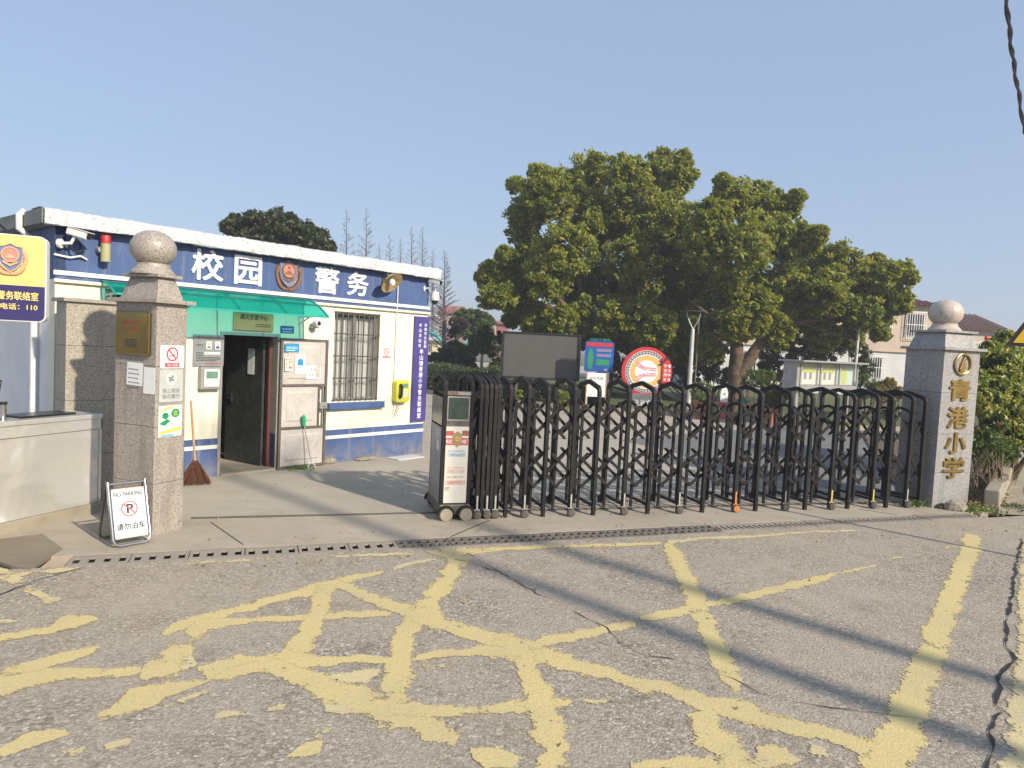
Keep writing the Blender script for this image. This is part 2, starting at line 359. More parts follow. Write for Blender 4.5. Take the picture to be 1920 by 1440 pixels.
# ------------------------------------------------------------------ geometry helpers
rng = random.Random(7)
class MB:
    def __init__(s): s.v = []; s.f = []
    def add(s, vs, fs):
        k = len(s.v); s.v += [tuple(map(float, p)) for p in vs]; s.f += [tuple(i + k for i in f) for f in fs]; return s
    def box(s, x0, x1, y0, y1, z0, z1):
        v = [(x, y, z) for z in (z0, z1) for y in (y0, y1) for x in (x0, x1)]
        return s.add(v, [(0, 2, 3, 1), (4, 5, 7, 6), (0, 1, 5, 4), (2, 6, 7, 3), (0, 4, 6, 2), (1, 3, 7, 5)])
    def frustum(s, a, b, z0, z1):
        (x0, x1, y0, y1), (X0, X1, Y0, Y1) = a, b
        v = [(x0, y0, z0), (x1, y0, z0), (x0, y1, z0), (x1, y1, z0), (X0, Y0, z1), (X1, Y0, z1), (X0, Y1, z1), (X1, Y1, z1)]
        return s.add(v, [(0, 2, 3, 1), (4, 5, 7, 6), (0, 1, 5, 4), (2, 6, 7, 3), (0, 4, 6, 2), (1, 3, 7, 5)])
    def bar(s, p, q, w, h, up=(0, 0, 1)):
        p, q = Vector(p), Vector(q); d = (q - p).normalized(); a = d.cross(Vector(up))
        if a.length < 1e-4: a = d.cross(Vector((1, 0, 0)))
        a.normalize(); b = a.cross(d)
        v = [e + a * (w / 2 * i) + b * (h / 2 * j) for e in (p, q) for i, j in ((-1, -1), (1, -1), (1, 1), (-1, 1))]
        return s.add(v, [(0, 1, 2, 3), (7, 6, 5, 4), (0, 4, 5, 1), (1, 5, 6, 2), (2, 6, 7, 3), (3, 7, 4, 0)])
    def tube(s, pts, r, n=8, caps=True, closed=False):
        pts = [Vector(p) for p in pts]; rs = r if isinstance(r, (list, tuple)) else [r] * len(pts)
        prev = None; k0 = len(s.v); L = len(pts); vs = []
        for i, p in enumerate(pts):
            a = pts[i - 1] if (i > 0 or closed) else p
            b = pts[(i + 1) % L] if (i < L - 1 or closed) else p
            t = (b - a).normalized()
            if prev is None:
                prev = t.cross(Vector((0, 0, 1)))
                if prev.length < 1e-3: prev = t.cross(Vector((1, 0, 0)))
            u = (prev - t * prev.dot(t)).normalized(); prev = u; w = t.cross(u)
            vs += [p + (u * math.cos(2 * math.pi * k / n) + w * math.sin(2 * math.pi * k / n)) * rs[i] for k in range(n)]
        fs = []
        for i in range(L if closed else L - 1):
            for k in range(n):
                a = i * n; b = ((i + 1) % L) * n
                fs.append((a + k, a + (k + 1) % n, b + (k + 1) % n, b + k))
        if caps and not closed: fs += [tuple(range(n))[::-1], tuple((L - 1) * n + k for k in range(n))]
        return s.add(vs, fs)
    def lathe(s, prof, n=24, c=(0, 0, 0), axis='z', caps=True):
        vs = []
        for r, h in prof:
            for k in range(n):
                a = 2 * math.pi * k / n; x, y = r * math.cos(a), r * math.sin(a)
                vs.append({'z': (c[0] + x, c[1] + y, c[2] + h), 'y': (c[0] + x, c[1] - h, c[2] + y), 'x': (c[0] + h, c[1] + x, c[2] + y)}[axis])
        fs = []
        for i in range(len(prof) - 1):
            for k in range(n):
                fs.append((i * n + k, i * n + (k + 1) % n, (i + 1) * n + (k + 1) % n, (i + 1) * n + k))
        if caps: fs += [tuple(range(n))[::-1], tuple((len(prof) - 1) * n + k for k in range(n))]
        return s.add(vs, fs)
    def ball(s, c, r, n=24, m=14, a0=-90, a1=90):
        r = r if isinstance(r, (tuple, list)) else (r, r, r)
        prof = [(math.cos(R(a0 + (a1 - a0) * i / m)), math.sin(R(a0 + (a1 - a0) * i / m))) for i in range(m + 1)]
        vs = [(c[0] + r[0] * max(q, 1e-4) * math.cos(2 * math.pi * k / n), c[1] + r[1] * max(q, 1e-4) * math.sin(2 * math.pi * k / n), c[2] + r[2] * h) for q, h in prof for k in range(n)]
        fs = [(i * n + k, i * n + (k + 1) % n, (i + 1) * n + (k + 1) % n, (i + 1) * n + k) for i in range(m) for k in range(n)]
        return s.add(vs, fs)
    def front(s, poly, y0, y1):
        """polygon in x,z extruded from y0 (front) back to y1"""
        n = len(poly)
        v = [(x, y0, z) for x, z in poly] + [(x, y1, z) for x, z in poly]
        return s.add(v, [tuple(range(n)), tuple(range(2 * n - 1, n - 1, -1))] + [(i, i + n, (i + 1) % n + n, (i + 1) % n) for i in range(n)])
    def flat(s, poly, z0, z1):
        n = len(poly)
        v = [(x, y, z1) for x, y in poly] + [(x, y, z0) for x, y in poly]
        return s.add(v, [tuple(range(n)), tuple(range(2 * n - 1, n - 1, -1))] + [(i, i + n, (i + 1) % n + n, (i + 1) % n) for i in range(n)])
    def ring(s, r0, r1, y0, y1, c=(0, 0), a0=0, a1=360, n=48):
        full = abs(a1 - a0) >= 359.9; k = n if full else n + 1
        vs = []
        for i in range(k):
            a = R(a0 + (a1 - a0) * i / n)
            for r in (r0, r1):
                for y in (y0, y1):
                    vs.append((c[0] + r * math.cos(a), y, c[1] + r * math.sin(a)))
        fs = []
        for i in range(n):
            a = 4 * i; b = 4 * ((i + 1) % k)
            fs += [(a, b, b + 2, a + 2), (a + 1, a + 3, b + 3, b + 1), (a, a + 1, b + 1, b), (a + 2, b + 2, b + 3, a + 3)]
        if not full: fs += [(0, 2, 3, 1), (4 * n, 4 * n + 1, 4 * n + 3, 4 * n + 2)]
        return s.add(vs, fs)
    def sweep_yz(s, pts, w, t, x=0.0):
        """flat bar bent along a path in the y,z plane: width w along x, thickness t"""
        P2 = [Vector((p[0], p[1])) for p in pts]; vs = []
        for i, p in enumerate(P2):
            d1 = (p - P2[i - 1]).normalized() if i else None
            d2 = (P2[i + 1] - p).normalized() if i < len(P2) - 1 else None
            d = ((d1 or d2) + (d2 or d1)).normalized(); nrm = Vector((-d.y, d.x))
            k = 1 / max(.5, nrm.dot(Vector((-(d1 or d2).y, (d1 or d2).x))))
            for sx, st in ((-1, -1), (1, -1), (1, 1), (-1, 1)):
                q = p + nrm * (t / 2 * st * k); vs.append((x + sx * w / 2, q.x, q.y))
        fs = [(0, 1, 2, 3), tuple(4 * (len(P2) - 1) + k for k in (3, 2, 1, 0))]
        for i in range(len(P2) - 1):
            a, b = 4 * i, 4 * i + 4
            fs += [(a + k, b + k, b + (k + 1) % 4, a + (k + 1) % 4) for k in range(4)]
        return s.add(vs, fs)
    def mesh(s, name, fix=True):
        me = bpy.data.meshes.new(name); me.from_pydata(s.v, [], s.f); me.update()
        if fix:
            bm = bmesh.new(); bm.from_mesh(me); bmesh.ops.recalc_face_normals(bm, faces=bm.faces); bm.to_mesh(me); bm.free()
        return me
    def build(s, name, m, parent=None, smooth=False, bevel=0, label=None, fix=True):
        o = obj(name, s.mesh(name, fix), m, parent, label)
        if smooth: shade(o)
        if bevel:
            b = o.modifiers.new('bevel', 'BEVEL'); b.width = bevel; b.segments = 2; b.limit_method = 'ANGLE'; b.angle_limit = R(40)
        return o
def shade(o, ang=40):
    me = o.data
    me.polygons.foreach_set('use_smooth', [True] * len(me.polygons))
    me.set_sharp_from_angle(angle=R(ang))
def obj(name, me, m, parent=None, label=None):
    o = bpy.data.objects.new(name, me); col.objects.link(o)
    if m and not me.materials: me.materials.append(MATS[m] if isinstance(m, str) else m)
    if parent: o.parent = parent
    if label: o['label'] = label
    return o
def tag(o, label, cat, group=None):
    o['label'] = label; o['category'] = cat
    if group: o['group'] = group
    return o
def struct(o, label=None):
    o['kind'] = 'structure'
    if label: o['label'] = label
    return o
def stuff(o, label=None, cat=None):
    o['kind'] = 'stuff'
    if label: o['label'] = label
    if cat: o['category'] = cat
    return o
def thing(name, label, cat, loc=(0, 0, 0), rotz=0.0, group=None):
    o = bpy.data.objects.new(name, None); col.objects.link(o); o.empty_display_size = .1
    o.location = tuple(map(float, loc)); o.rotation_euler = (0, 0, R(rotz))
    return tag(o, label, cat, group)
def dup(root, loc=None, rotz=None, label=None):
    r = root.copy(); col.objects.link(r)
    if loc is not None: r.location = tuple(map(float, loc))
    if rotz is not None: r.rotation_euler = (0, 0, R(rotz))
    if label: r['label'] = label
    for ch in list(root.children):
        c = ch.copy(); col.objects.link(c); c.parent = r
        for g in list(ch.children):
            d = g.copy(); col.objects.link(d); d.parent = c
    return r
_txt = None
def text_mesh(body, bold=0.0, extrude=.01, res=3):
    cu = bpy.data.curves.new('txt', 'FONT'); cu.body = body; cu.size = 1; cu.extrude = extrude
    cu.offset = bold; cu.resolution_u = res
    o = bpy.data.objects.new('txt', cu); col.objects.link(o)
    me = bpy.data.meshes.new_from_object(o.evaluated_get(bpy.context.evaluated_depsgraph_get()))
    bpy.data.objects.remove(o); bpy.data.curves.remove(cu)
    return me
def text(body, cx, cz, w=None, h=None, y=-.002, depth=.003, m='ink', parent=None, name='lettering', bold=0.0, vertical=False, gap=1.0):
    """lettering on a front (-y) face, fitted to w x h around cx, cz; bold thickens the strokes with shifted layers"""
    out = MB()
    n = len(body) if vertical else 1; hh = h / n if h else None
    for i, ch in enumerate(body if vertical else [body]):
        me = text_mesh(ch, 0, .5); fs = [tuple(p.vertices) for p in me.polygons]
        if vertical: c = _fit(_coords(me), w, hh * .86, y, depth, cx, cz + h / 2 - hh * (i + .5), keep=True)
        else: c = _fit(_coords(me), w, h, y, depth, cx, cz)
        bpy.data.meshes.remove(me)
        e = bold * ((hh * .86) if vertical else (h or w))
        sh = [(0, 0)] + ([(a * e, q * e) for a, q in ((1, 0), (-1, 0), (0, 1), (0, -1), (.7, .7), (-.7, .7), (.7, -.7), (-.7, -.7))] if bold else [])
        for k, (dx, dz) in enumerate(sh):
            q = c + np.array([dx, 0, dz]); q[:, 1] = np.where(q[:, 1] < y - depth / 2, q[:, 1] + depth * .02 * k, q[:, 1])
            out.add(q, fs)
    return out.build(name, m, parent, fix=False)
def _coords(me):
    a = np.empty(len(me.vertices) * 3, np.float32); me.vertices.foreach_get('co', a); return a.reshape(-1, 3)
def _fit(c, w, h, y, depth, cx, cz, keep=False):
    lo, hi = c.min(0), c.max(0); sz = np.maximum(hi - lo, 1e-6)
    sx = w / sz[0] if w else None; sy = h / sz[1] if h else None
    if keep: sx = sy = min(sx, sy)
    sx = sx or sy; sy = sy or sx
    o = np.empty((len(c), 3))
    o[:, 0] = (c[:, 0] - (lo[0] + hi[0]) / 2) * sx + cx
    o[:, 2] = (c[:, 1] - (lo[1] + hi[1]) / 2) * sy + cz
    o[:, 1] = y - (c[:, 2] - lo[2]) / sz[2] * depth
    return o
def rrect(x0, x1, z0, z1, r, n=5):
    out = []
    for cx, cz, a in ((x1 - r, z0 + r, -90), (x1 - r, z1 - r, 0), (x0 + r, z1 - r, 90), (x0 + r, z0 + r, 180)):
        out += [(cx + r * math.cos(R(a + 90 * i / n)), cz + r * math.sin(R(a + 90 * i / n))) for i in range(n + 1)]
    return out
def ell(cx, cz, rx, rz, n=28):
    return [(cx + rx * math.cos(2 * math.pi * k / n), cz + rz * math.sin(2 * math.pi * k / n)) for k in range(n)]
def lines(x0, x1, zs, h, y, seed=0, lo=.55):
    """rows of unreadably small print as short raised dashes"""
    r = random.Random(seed); b = MB()
    for z in zs:
        x = x0; xe = x0 + (x1 - x0) * r.uniform(lo, 1)
        while x < xe:
            w = h * r.uniform(.7, 1.1); b.box(x, min(x + w, x1), y - .0015, y, z - h / 2, z + h / 2); x += w + h * .45
    return b
# leaves: many small rhombs, one quad each
def leaf_cloud(name, pts, size, m, parent, seed, droop=.5, aspect=.45):
    r = np.random.default_rng(seed); n = len(pts)
    nm = r.normal(size=(n, 3)) * .75 + np.array([S.x * .7, S.y * .7, S.z * .7 + .45]); nm /= np.linalg.norm(nm, axis=1)[:, None]   # blades turn to the light
    a = r.normal(size=(n, 3)); a[:, 2] -= droop * 1.5; a -= nm * (a * nm).sum(1)[:, None]; a /= np.linalg.norm(a, axis=1)[:, None] + 1e-9
    b = np.cross(a, nm)
    L = (size * r.uniform(.6, 1.35, n))[:, None]
    v = np.stack([pts - a * L / 2, pts + b * L * aspect / 2, pts + a * L / 2, pts - b * L * aspect / 2], 1).reshape(-1, 3)
    me = bpy.data.meshes.new(name)
    me.vertices.add(4 * n); me.loops.add(4 * n); me.polygons.add(n)
    me.vertices.foreach_set('co', v.astype(np.float32).ravel())
    me.loops.foreach_set('vertex_index', np.arange(4 * n, dtype=np.int32))
    me.polygons.foreach_set('loop_start', np.arange(0, 4 * n, 4, dtype=np.int32))
    me.update(calc_edges=True)
    return obj(name, me, m, parent)
def clumps(lobes, seed, per=26, leaves=90, spread=.24, shell=(.55, 1.0), flat=1.0):
    """lobes: (centre, radius); leaf positions in clumps near each lobe's surface"""
    r = np.random.default_rng(seed); out = []
    for c, rad in lobes:
        rad3 = np.array(rad if isinstance(rad, (tuple, list)) else (rad, rad, rad * flat))
        k = max(4, int(per * r.uniform(.8, 1.2)))
        d = r.normal(size=(k, 3)); d /= np.linalg.norm(d, axis=1)[:, None]
        cc = np.array(c) + d * rad3 * r.uniform(*shell, size=(k, 1))
        for q in cc:
            nl = int(leaves * r.uniform(.5, 1.4))
            p = r.normal(size=(nl, 3)); p /= np.linalg.norm(p, axis=1)[:, None] + 1e-9
            out.append(q + p * (r.uniform(0, 1, (nl, 1)) ** .5) * rad3.mean() * spread * r.uniform(.7, 1.3) * np.array([1, 1, .8]))
    return np.concatenate(out)
def limb(b, p, q, r0, r1, n=7, bend=.1, seg=5, seed=0):
    r = random.Random(seed); p, q = Vector(p), Vector(q); L = (q - p).length
    off = Vector((r.uniform(-1, 1), r.uniform(-1, 1), r.uniform(-.3, .6))) * L * bend
    pts = [p.lerp(q, i / seg) + off * math.sin(math.pi * i / seg) for i in range(seg + 1)]
    b.tube(pts, [r0 + (r1 - r0) * i / seg for i in range(seg + 1)], n)
# ================================================================== SETTING
GAZ = 17.24; GD = np.array([math.cos(R(GAZ)), math.sin(R(GAZ))]); GN = np.array([-GD[1], GD[0]]); GO = np.array([2.43, 8.459])
def gp(a, o):                                    # gate frame -> world
    p = GO + GD * a + GN * o; return (float(p[0]), float(p[1]))
DAZ = 20.2; DD = np.array([math.cos(R(DAZ)), math.sin(R(DAZ))]); DN = np.array([-DD[1], DD[0]]); DO = np.array(gp(-6.48, -1.16))
def dp(a, o):                                    # drain frame: along, off from its near edge
    p = DO + DD * a + DN * o; return (float(p[0]), float(p[1]))
DW = .30; D0, D1 = .0, 10.35                     # drain width and extent
def sheet(name, poly, z, m, thick=.66):
    return MB().flat(poly, z - thick, z).build(name, m)
g = MB().add([(-400, -400, -.7), (400, -400, -.7), (400, 400, -.7), (-400, 400, -.7)], [(0, 1, 2, 3)]).build('ground', 'earth')
struct(g, 'bare earth ground reaching to the horizon')
road = struct(sheet('road', [dp(-45, -60), dp(60, -60), dp(60, 0), dp(-45, 0)], 0, 'asphalt'), 'worn grey asphalt road with faded yellow markings')
apron = struct(sheet('apron', [dp(-30, DW), dp(10.6, DW), gp(3.9, .62), gp(3.2, .25), gp(-14, .25)], 0, 'apron'), 'pale concrete apron in front of the gate')
yard = struct(sheet('courtyard', [gp(-16, .262), gp(3.9, .262), gp(30, .8), gp(40, 60), gp(-40, 60), gp(-40, 0.262)], .0, 'yard'), 'pale concrete courtyard behind the gate')
# joints sawn in the concrete
def groove(par, p, q, w=.012, z=.002, m='tar', name='joint'):
    p, q = Vector((p[0], p[1], z)), Vector((q[0], q[1], z))
    return MB().bar(p, q, w, .002).build(name, m, par)
groove(apron, gp(-5.2, -.72), gp(-5.55, .1), .01); groove(apron, dp(3.2, DW + .01), gp(-2.75, -.1), .012)
groove(apron, dp(9.0, DW + .01), gp(2.2, -.05), .01)
for k in range(1, 5): groove(yard, gp(-2.4 + .5 * k, .3 + 3.0 * k), gp(12, .3 + 3.0 * k), .02)
for k in range(1, 5): groove(yard, gp(-5 + 4 * k, .4), gp(-5 + 4 * k, 13), .02)
# shadow lying on the yard, painted as a flat dark sheet
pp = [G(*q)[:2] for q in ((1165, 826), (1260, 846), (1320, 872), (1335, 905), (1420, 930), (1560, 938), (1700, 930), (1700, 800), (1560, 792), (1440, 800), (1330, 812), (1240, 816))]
po = MB().flat([tuple(p) for p in pp], -.01, .005).build('painted_shadow', 'patch'); struct(po, 'flat dark sheet painted as a shadow on the courtyard behind the gate')
# rail of the sliding gate
rail = struct(MB().box(-5.75, 3.3, .26, .30, -.01, .008).build('gate_rail', 'steel_dark'), 'thin rusty steel rail set in the concrete under the gate')
rail.location = (*gp(0, 0), 0); rail.rotation_euler = (0, 0, R(GAZ))

# drain with slotted covers
drain = struct(MB().box(D0, D1, .004, DW - .004, -.68, -.5).build('drain_channel', 'void'), 'covered drain channel running across the entrance')
drain.location = (*dp(0, 0), 0); drain.rotation_euler = (0, 0, R(DAZ))
def cover_mesh(L, slots, two, w=.052):
    b = MB(); y0, y1 = .012, DW - .012
    rows = [(.075, y1 - .075)] if not two else [(.055, .125), (.165, .24)]
    pitch = L / slots
    edges = [y0] + [e for r in rows for e in r] + [y1]
    for k in range(0, len(edges), 2): b.box(.004, L - .004, edges[k], edges[k + 1], -.016, 0)
    for (a, c) in rows:
        xs = .004
        for s in range(slots):
            cx = pitch * (s + .5) ; b.box(xs, cx - w / 2, a, c, -.016, -.0005); xs = cx + w / 2
        b.box(xs, L - .004, a, c, -.016, -.0005)
    return b.mesh('drain_cover')
cm = cover_mesh(.44, 4, False); im = cover_mesh(.5, 6, True, .042); fm = cover_mesh(.44, 6, False, .034)
cm.materials.append(MATS['drain_concrete']); im.materials.append(MATS['iron_cover'] if 'iron_cover' in MATS else MATS['drain_concrete']); fm.materials.append(MATS['drain_concrete'])
x = 0.0
while x < D1 - .4:
    me, L = (cm, .44) if x < 2.6 else ((im, .5) if x < 6.0 else (fm, .44))
    c = bpy.data.objects.new('drain_cover', me); col.objects.link(c); c.parent = drain; c.location = (x, 0, rng.uniform(-.004, .003)); x += L

# painted markings on the road
def px_strip(pts):
    """centre line in photo pixels with widths -> two ground edges"""
    n = len(pts); L, Rr = [], []
    for i, (x, y, w) in enumerate(pts):
        a = pts[max(0, i - 1)]; b = pts[min(n - 1, i + 1)]
        t = np.array([b[0] - a[0], b[1] - a[1]], float); t /= np.linalg.norm(t); nn = np.array([-t[1], t[0]])
        L.append(G(x + nn[0] * w / 2, y + nn[1] * w / 2)[:2]); Rr.append(G(x - nn[0] * w / 2, y - nn[1] * w / 2)[:2])
    return L, Rr
def ragged(edge, amp, r, step=.035):
    out = []
    for i in range(len(edge) - 1):
        a, b = np.array(edge[i]), np.array(edge[i + 1]); k = max(1, int(np.linalg.norm(b - a) / step))
        nn = np.array([-(b - a)[1], (b - a)[0]]); nn /= np.linalg.norm(nn) + 1e-9
        for j in range(k): out.append(a + (b - a) * j / k + nn * r.gauss(0, amp))
    out.append(np.array(edge[-1])); return out
mk = [0]
def marking(pts=None, poly=None, m='paint_yellow', amp=.006):
    """a painted mark: edge distance is stored per vertex so the paint can wear from its edges"""
    r = random.Random(100 + mk[0]); z = .003 + .00004 * mk[0]; mk[0] += 1
    vs, fs, cov = [], [], []
    if pts:
        ext = 1.42; pts = [(x, y, w * ext + 1.0) for x, y, w in pts]
        L, Rr = px_strip(pts); cols = [(0, 0.0), (.13, .5), (.3, 1.0), (.5, 1.15), (.7, 1.0), (.87, .5), (1, 0.0)]; nc = len(cols); rows = []
        for i in range(len(L) - 1):
            k = max(1, int(np.linalg.norm(np.array(L[i + 1]) - np.array(L[i])) / .06))
            for j in range(k): rows.append((np.array(L[i]) + (np.array(L[i + 1]) - np.array(L[i])) * j / k, np.array(Rr[i]) + (np.array(Rr[i + 1]) - np.array(Rr[i])) * j / k))
        rows.append((np.array(L[-1]), np.array(Rr[-1]))); nr = len(rows)
        for i, (a, b) in enumerate(rows):
            end = min(1.0, (min(i, nr - 1 - i) * .06) / .06 + .6); wob = r.gauss(0, amp)
            for t, c in cols: p = a + (b - a) * t + (b - a) / (np.linalg.norm(b - a) + 1e-9) * wob; vs.append((p[0], p[1], z)); cov.append(c * end if c < 1 else c - (1 - end))
        fs = [(i * nc + j, i * nc + j + 1, (i + 1) * nc + j + 1, (i + 1) * nc + j) for i in range(nr - 1) for j in range(nc - 1)]
    else:
        q = [np.array(G(*p)[:2]) for p in poly]; cen = sum(q) / len(q); q = [cen + (p - cen) * 1.12 for p in q]; loop = ragged(q + [q[0]], amp, r, .06)[:-1]; n = len(loop)
        for f, c in ((1, 0), (.82, .6), (.6, 1.0), (.3, 1.1)):
            vs += [(*(cen + (p - cen) * f), z) for p in loop]; cov += [c] * n
        for k in range(3): fs += [(k * n + i, k * n + (i + 1) % n, (k + 1) * n + (i + 1) % n, (k + 1) * n + i) for i in range(n)]
        vs.append((*cen, z)); cov.append(1.1); fs += [(3 * n + i, 3 * n + (i + 1) % n, 4 * n) for i in range(n)]
    me = bpy.data.meshes.new('road_marking'); me.from_pydata([tuple(map(float, p)) for p in vs], [], fs); me.update()
    bm = bmesh.new(); bm.from_mesh(me)
    for f in bm.faces:
        if f.normal.z < 0: f.normal_flip()
    bm.to_mesh(me); bm.free()
    at_ = me.attributes.new('cover', 'FLOAT', 'POINT'); at_.data.foreach_set('value', [float(c) for c in cov])
    return obj('road_marking', me, m, road)
def rz(x0):                                       # zoomed trace -> photo pixels
    return lambda *ps: [(x0 + X / 3.4286, 1020 + Y / 3.4286, W / 3.4286) for X, Y, W in ps]
def rp(x0):
    return lambda *ps: [(x0 + X / 3.4286, 1020 + Y / 3.4286) for X, Y in ps]
z1, z2, z3, z4 = rz(0), rz(480), rz(920), rz(1360); q1, q2, q3, q4 = rp(0), rp(480), rp(920), rp(1360)
marking(z4((1590, -60, 110), (1575, 20, 112), (1490, 260, 130), (1425, 440, 150), (1325, 700, 190), (1210, 990, 232), (1090, 1300, 275), (1000, 1520, 300)))
marking(z3((1130, -10, 75), (1235, 180, 95), (1330, 390, 118), (1415, 600, 112), (1500, 790, 120), (1560, 900, 110), (1580, 950, 60)))
marking(z2((500, 85, 18), (780, 70, 18), (1030, 62, 14)), m='paint_worn')
marking(z2((1090, 45, 10), (1180, 60, 40), (1290, 62, 60), (1400, 52, 42), (1480, 40, 22), (1920, 15, 20)))
marking(z3((-20, 35, 20), (400, 20, 17), (1100, -2, 16)))
marking([(1245, 1018, 7), (1320, 1010, 6), (1430, 1005, 5), (1510, 998, 4), (1610, 995, 4)], m='paint_worn')
marking(z1((1200, 132, 16), (1400, 116, 18), (1610, 104, 14)), m='paint_worn'); marking(z1((1670, 100, 10), (1760, 98, 8)), m='paint_worn')
marking(z2((1345, 70, 95), (1210, 250, 110), (1060, 450, 125), (985, 520, 125), (945, 650, 140), (920, 800, 165), (895, 950, 165), (900, 1070, 150)))
marking(z2((1190, 88, 22), (1040, 120, 20), (880, 155, 26)), m='paint_worn')
marking(z2((820, 182, 16), (650, 215, 34), (520, 255, 55), (400, 290, 60), (200, 340, 42), (0, 390, 42)))
marking(z1((1660, 402, 40), (1500, 430, 48), (1300, 485, 60), (1150, 530, 60), (1040, 580, 26)))
marking(z2((890, 450, 26), (660, 455, 36), (440, 465, 50), (260, 478, 34), (0, 492, 30)))
marking(z1((1660, 492, 30), (1500, 500, 40), (1360, 520, 60), (1260, 570, 110), (1200, 620, 90)))
marking(z1((1240, 640, 60), (1150, 700, 150), (1080, 780, 170), (960, 830, 110), (900, 870, 60)))
marking(z2((450, 270, 110), (420, 400, 112), (340, 560, 120), (250, 700, 150), (170, 760, 140)))
marking(z2((520, 250, 40), (640, 310, 60), (800, 375, 62), (1000, 440, 90), (1130, 490, 100), (1320, 550, 80), (1480, 605, 80), (1700, 660, 110)))
marking(z3((0, 660, 110), (150, 690, 150), (330, 720, 130), (600, 800, 80), (800, 855, 62), (950, 910, 75), (1100, 930, 90), (1350, 1010, 100), (1500, 1040, 105), (1700, 1110, 130), (1920, 1165, 90)))
marking(z4((20, 1040, 90), (150, 1080, 130), (300, 1150, 90), (600, 1210, 80), (850, 1290, 90), (960, 1330, 110)))
marking(z3((230, 655, 60), (500, 605, 62), (720, 555, 48), (930, 515, 42)))
marking(z3((960, 480, 36), (1150, 455, 52), (1290, 425, 55)))
marking(z3((1380, 390, 40), (1500, 372, 40), (1700, 325, 45), (1930, 270, 44)))
marking(z4((-10, 375, 40), (250, 312, 44), (480, 258, 42), (650, 215, 36), (700, 200, 20)))
marking(z4((690, 200, 14), (760, 185, 30), (830, 172, 24), (900, 150, 20), (975, 142, 12)), m='paint_worn')
marking(z4((1000, 108, 8), (1100, 92, 12), (1150, 82, 6)), m='paint_worn'); marking(z4((1190, 76, 6), (1290, 66, 8)), m='paint_worn'); marking(z4((1400, 30, 10), (1500, 8, 24)), m='paint_worn')
marking(z2((1620, 685, 60), (1400, 690, 46), (1150, 715, 42), (1000, 750, 30)))
marking(z2((870, 750, 40), (700, 745, 45), (560, 745, 40), (400, 765, 70), (200, 760, 140), (0, 770, 90), (-60, 775, 80)))
marking(z1((1660, 770, 90), (1600, 775, 100), (1450, 800, 110), (1330, 810, 90), (1270, 810, 30)))
marking(z1((1400, 850, 40), (1500, 830, 60), (1680, 780, 60)))
marking(z2((60, 770, 90), (250, 850, 120), (420, 920, 150), (600, 990, 170), (760, 1050, 170), (950, 1110, 170), (1150, 1210, 150), (1290, 1270, 90)))
marking(z2((880, 1060, 70), (1100, 1075, 80), (1400, 1085, 55), (1580, 1060, 60), (1740, 1045, 80)))
marking(z3((150, 1055, 80), (300, 1040, 90), (430, 1020, 70), (520, 1010, 40)))
marking(z3((570, 1000, 20), (680, 1020, 44), (760, 1005, 40), (830, 1005, 16)), m='paint_worn')
marking(z3((200, 700, 120), (250, 800, 110), (270, 900, 150), (310, 1000, 190), (330, 1100, 190), (370, 1220, 210), (410, 1340, 170), (400, 1500, 230)))
marking(z3((1350, 1080, 150), (1370, 1180, 180), (1480, 1300, 200), (1560, 1400, 260), (1600, 1500, 300)))
marking(z3((900, 1430, 50), (1100, 1420, 50), (1300, 1410, 80), (1480, 1410, 90)))
marking(poly=q4((160, 1360), (200, 1300), (300, 1290), (400, 1320), (420, 1370), (480, 1390), (420, 1440), (160, 1440)))
marking(poly=q4((520, 1340), (540, 1290), (660, 1300), (680, 1350), (750, 1380), (600, 1390)), m='paint_worn')
marking(poly=q1((820, 930), (900, 895), (1160, 885), (1340, 885), (1200, 950), (1000, 1030), (820, 1100), (640, 1155), (590, 1115), (700, 1050), (800, 990)))
marking(poly=q1((90, 1270), (160, 1225), (260, 1195), (400, 1175), (440, 1190), (440, 1225), (300, 1280), (150, 1325), (0, 1390), (-60, 1410), (-60, 1340), (0, 1320)))
marking(poly=q1((310, 1380), (340, 1345), (480, 1300), (600, 1285), (560, 1340), (480, 1385)), m='paint_worn')
marking(poly=q1((640, 1310), (720, 1270), (900, 1240), (830, 1290), (700, 1330)), m='paint_worn')
marking(z1((910, 825, 55), (700, 835, 60), (480, 835, 62), (300, 845, 80), (150, 880, 130), (0, 920, 150), (-100, 950, 160)))
marking(z1((700, 660, 40), (600, 690, 50), (420, 735, 55), (250, 780, 60), (0, 840, 50)))
marking(z1((950, 575, 22), (900, 590, 34)), m='paint_worn'); marking(z1((830, 620, 14), (780, 635, 12)), m='paint_worn')
marking(poly=q1((100, 295), (210, 268), (300, 310), (330, 345), (410, 350), (420, 385), (300, 412), (240, 380), (240, 345)), m='paint_worn')
marking(poly=q1((-80, 130), (0, 150), (100, 180), (230, 182), (140, 215), (200, 240), (60, 275), (0, 245), (-80, 230)), m='paint_worn')
marking(poly=q1((235, 182), (320, 160), (510, 152), (480, 175), (300, 195)), m='paint_worn')
marking(z1((630, 487, 14), (540, 490, 55), (440, 505, 90), (330, 545, 50), (150, 585, 40), (-80, 628, 44)))
marking(poly=q1((-60, 490), (80, 485), (130, 500), (0, 520), (-60, 525)), m='paint_worn')
marking(poly=q2((200, 1375), (260, 1320), (330, 1275), (420, 1265), (410, 1340), (330, 1385)))
marking(poly=q2((350, 1225), (400, 1180), (520, 1180), (470, 1220), (380, 1260)), m='paint_worn')
marking(poly=q2((1360, 1310), (1550, 1300), (1640, 1340), (1710, 1380), (1640, 1450), (1480, 1450), (1400, 1380)))
marking(poly=q2((40, 1080), (100, 1050), (200, 1035), (180, 1070)), m='paint_worn')
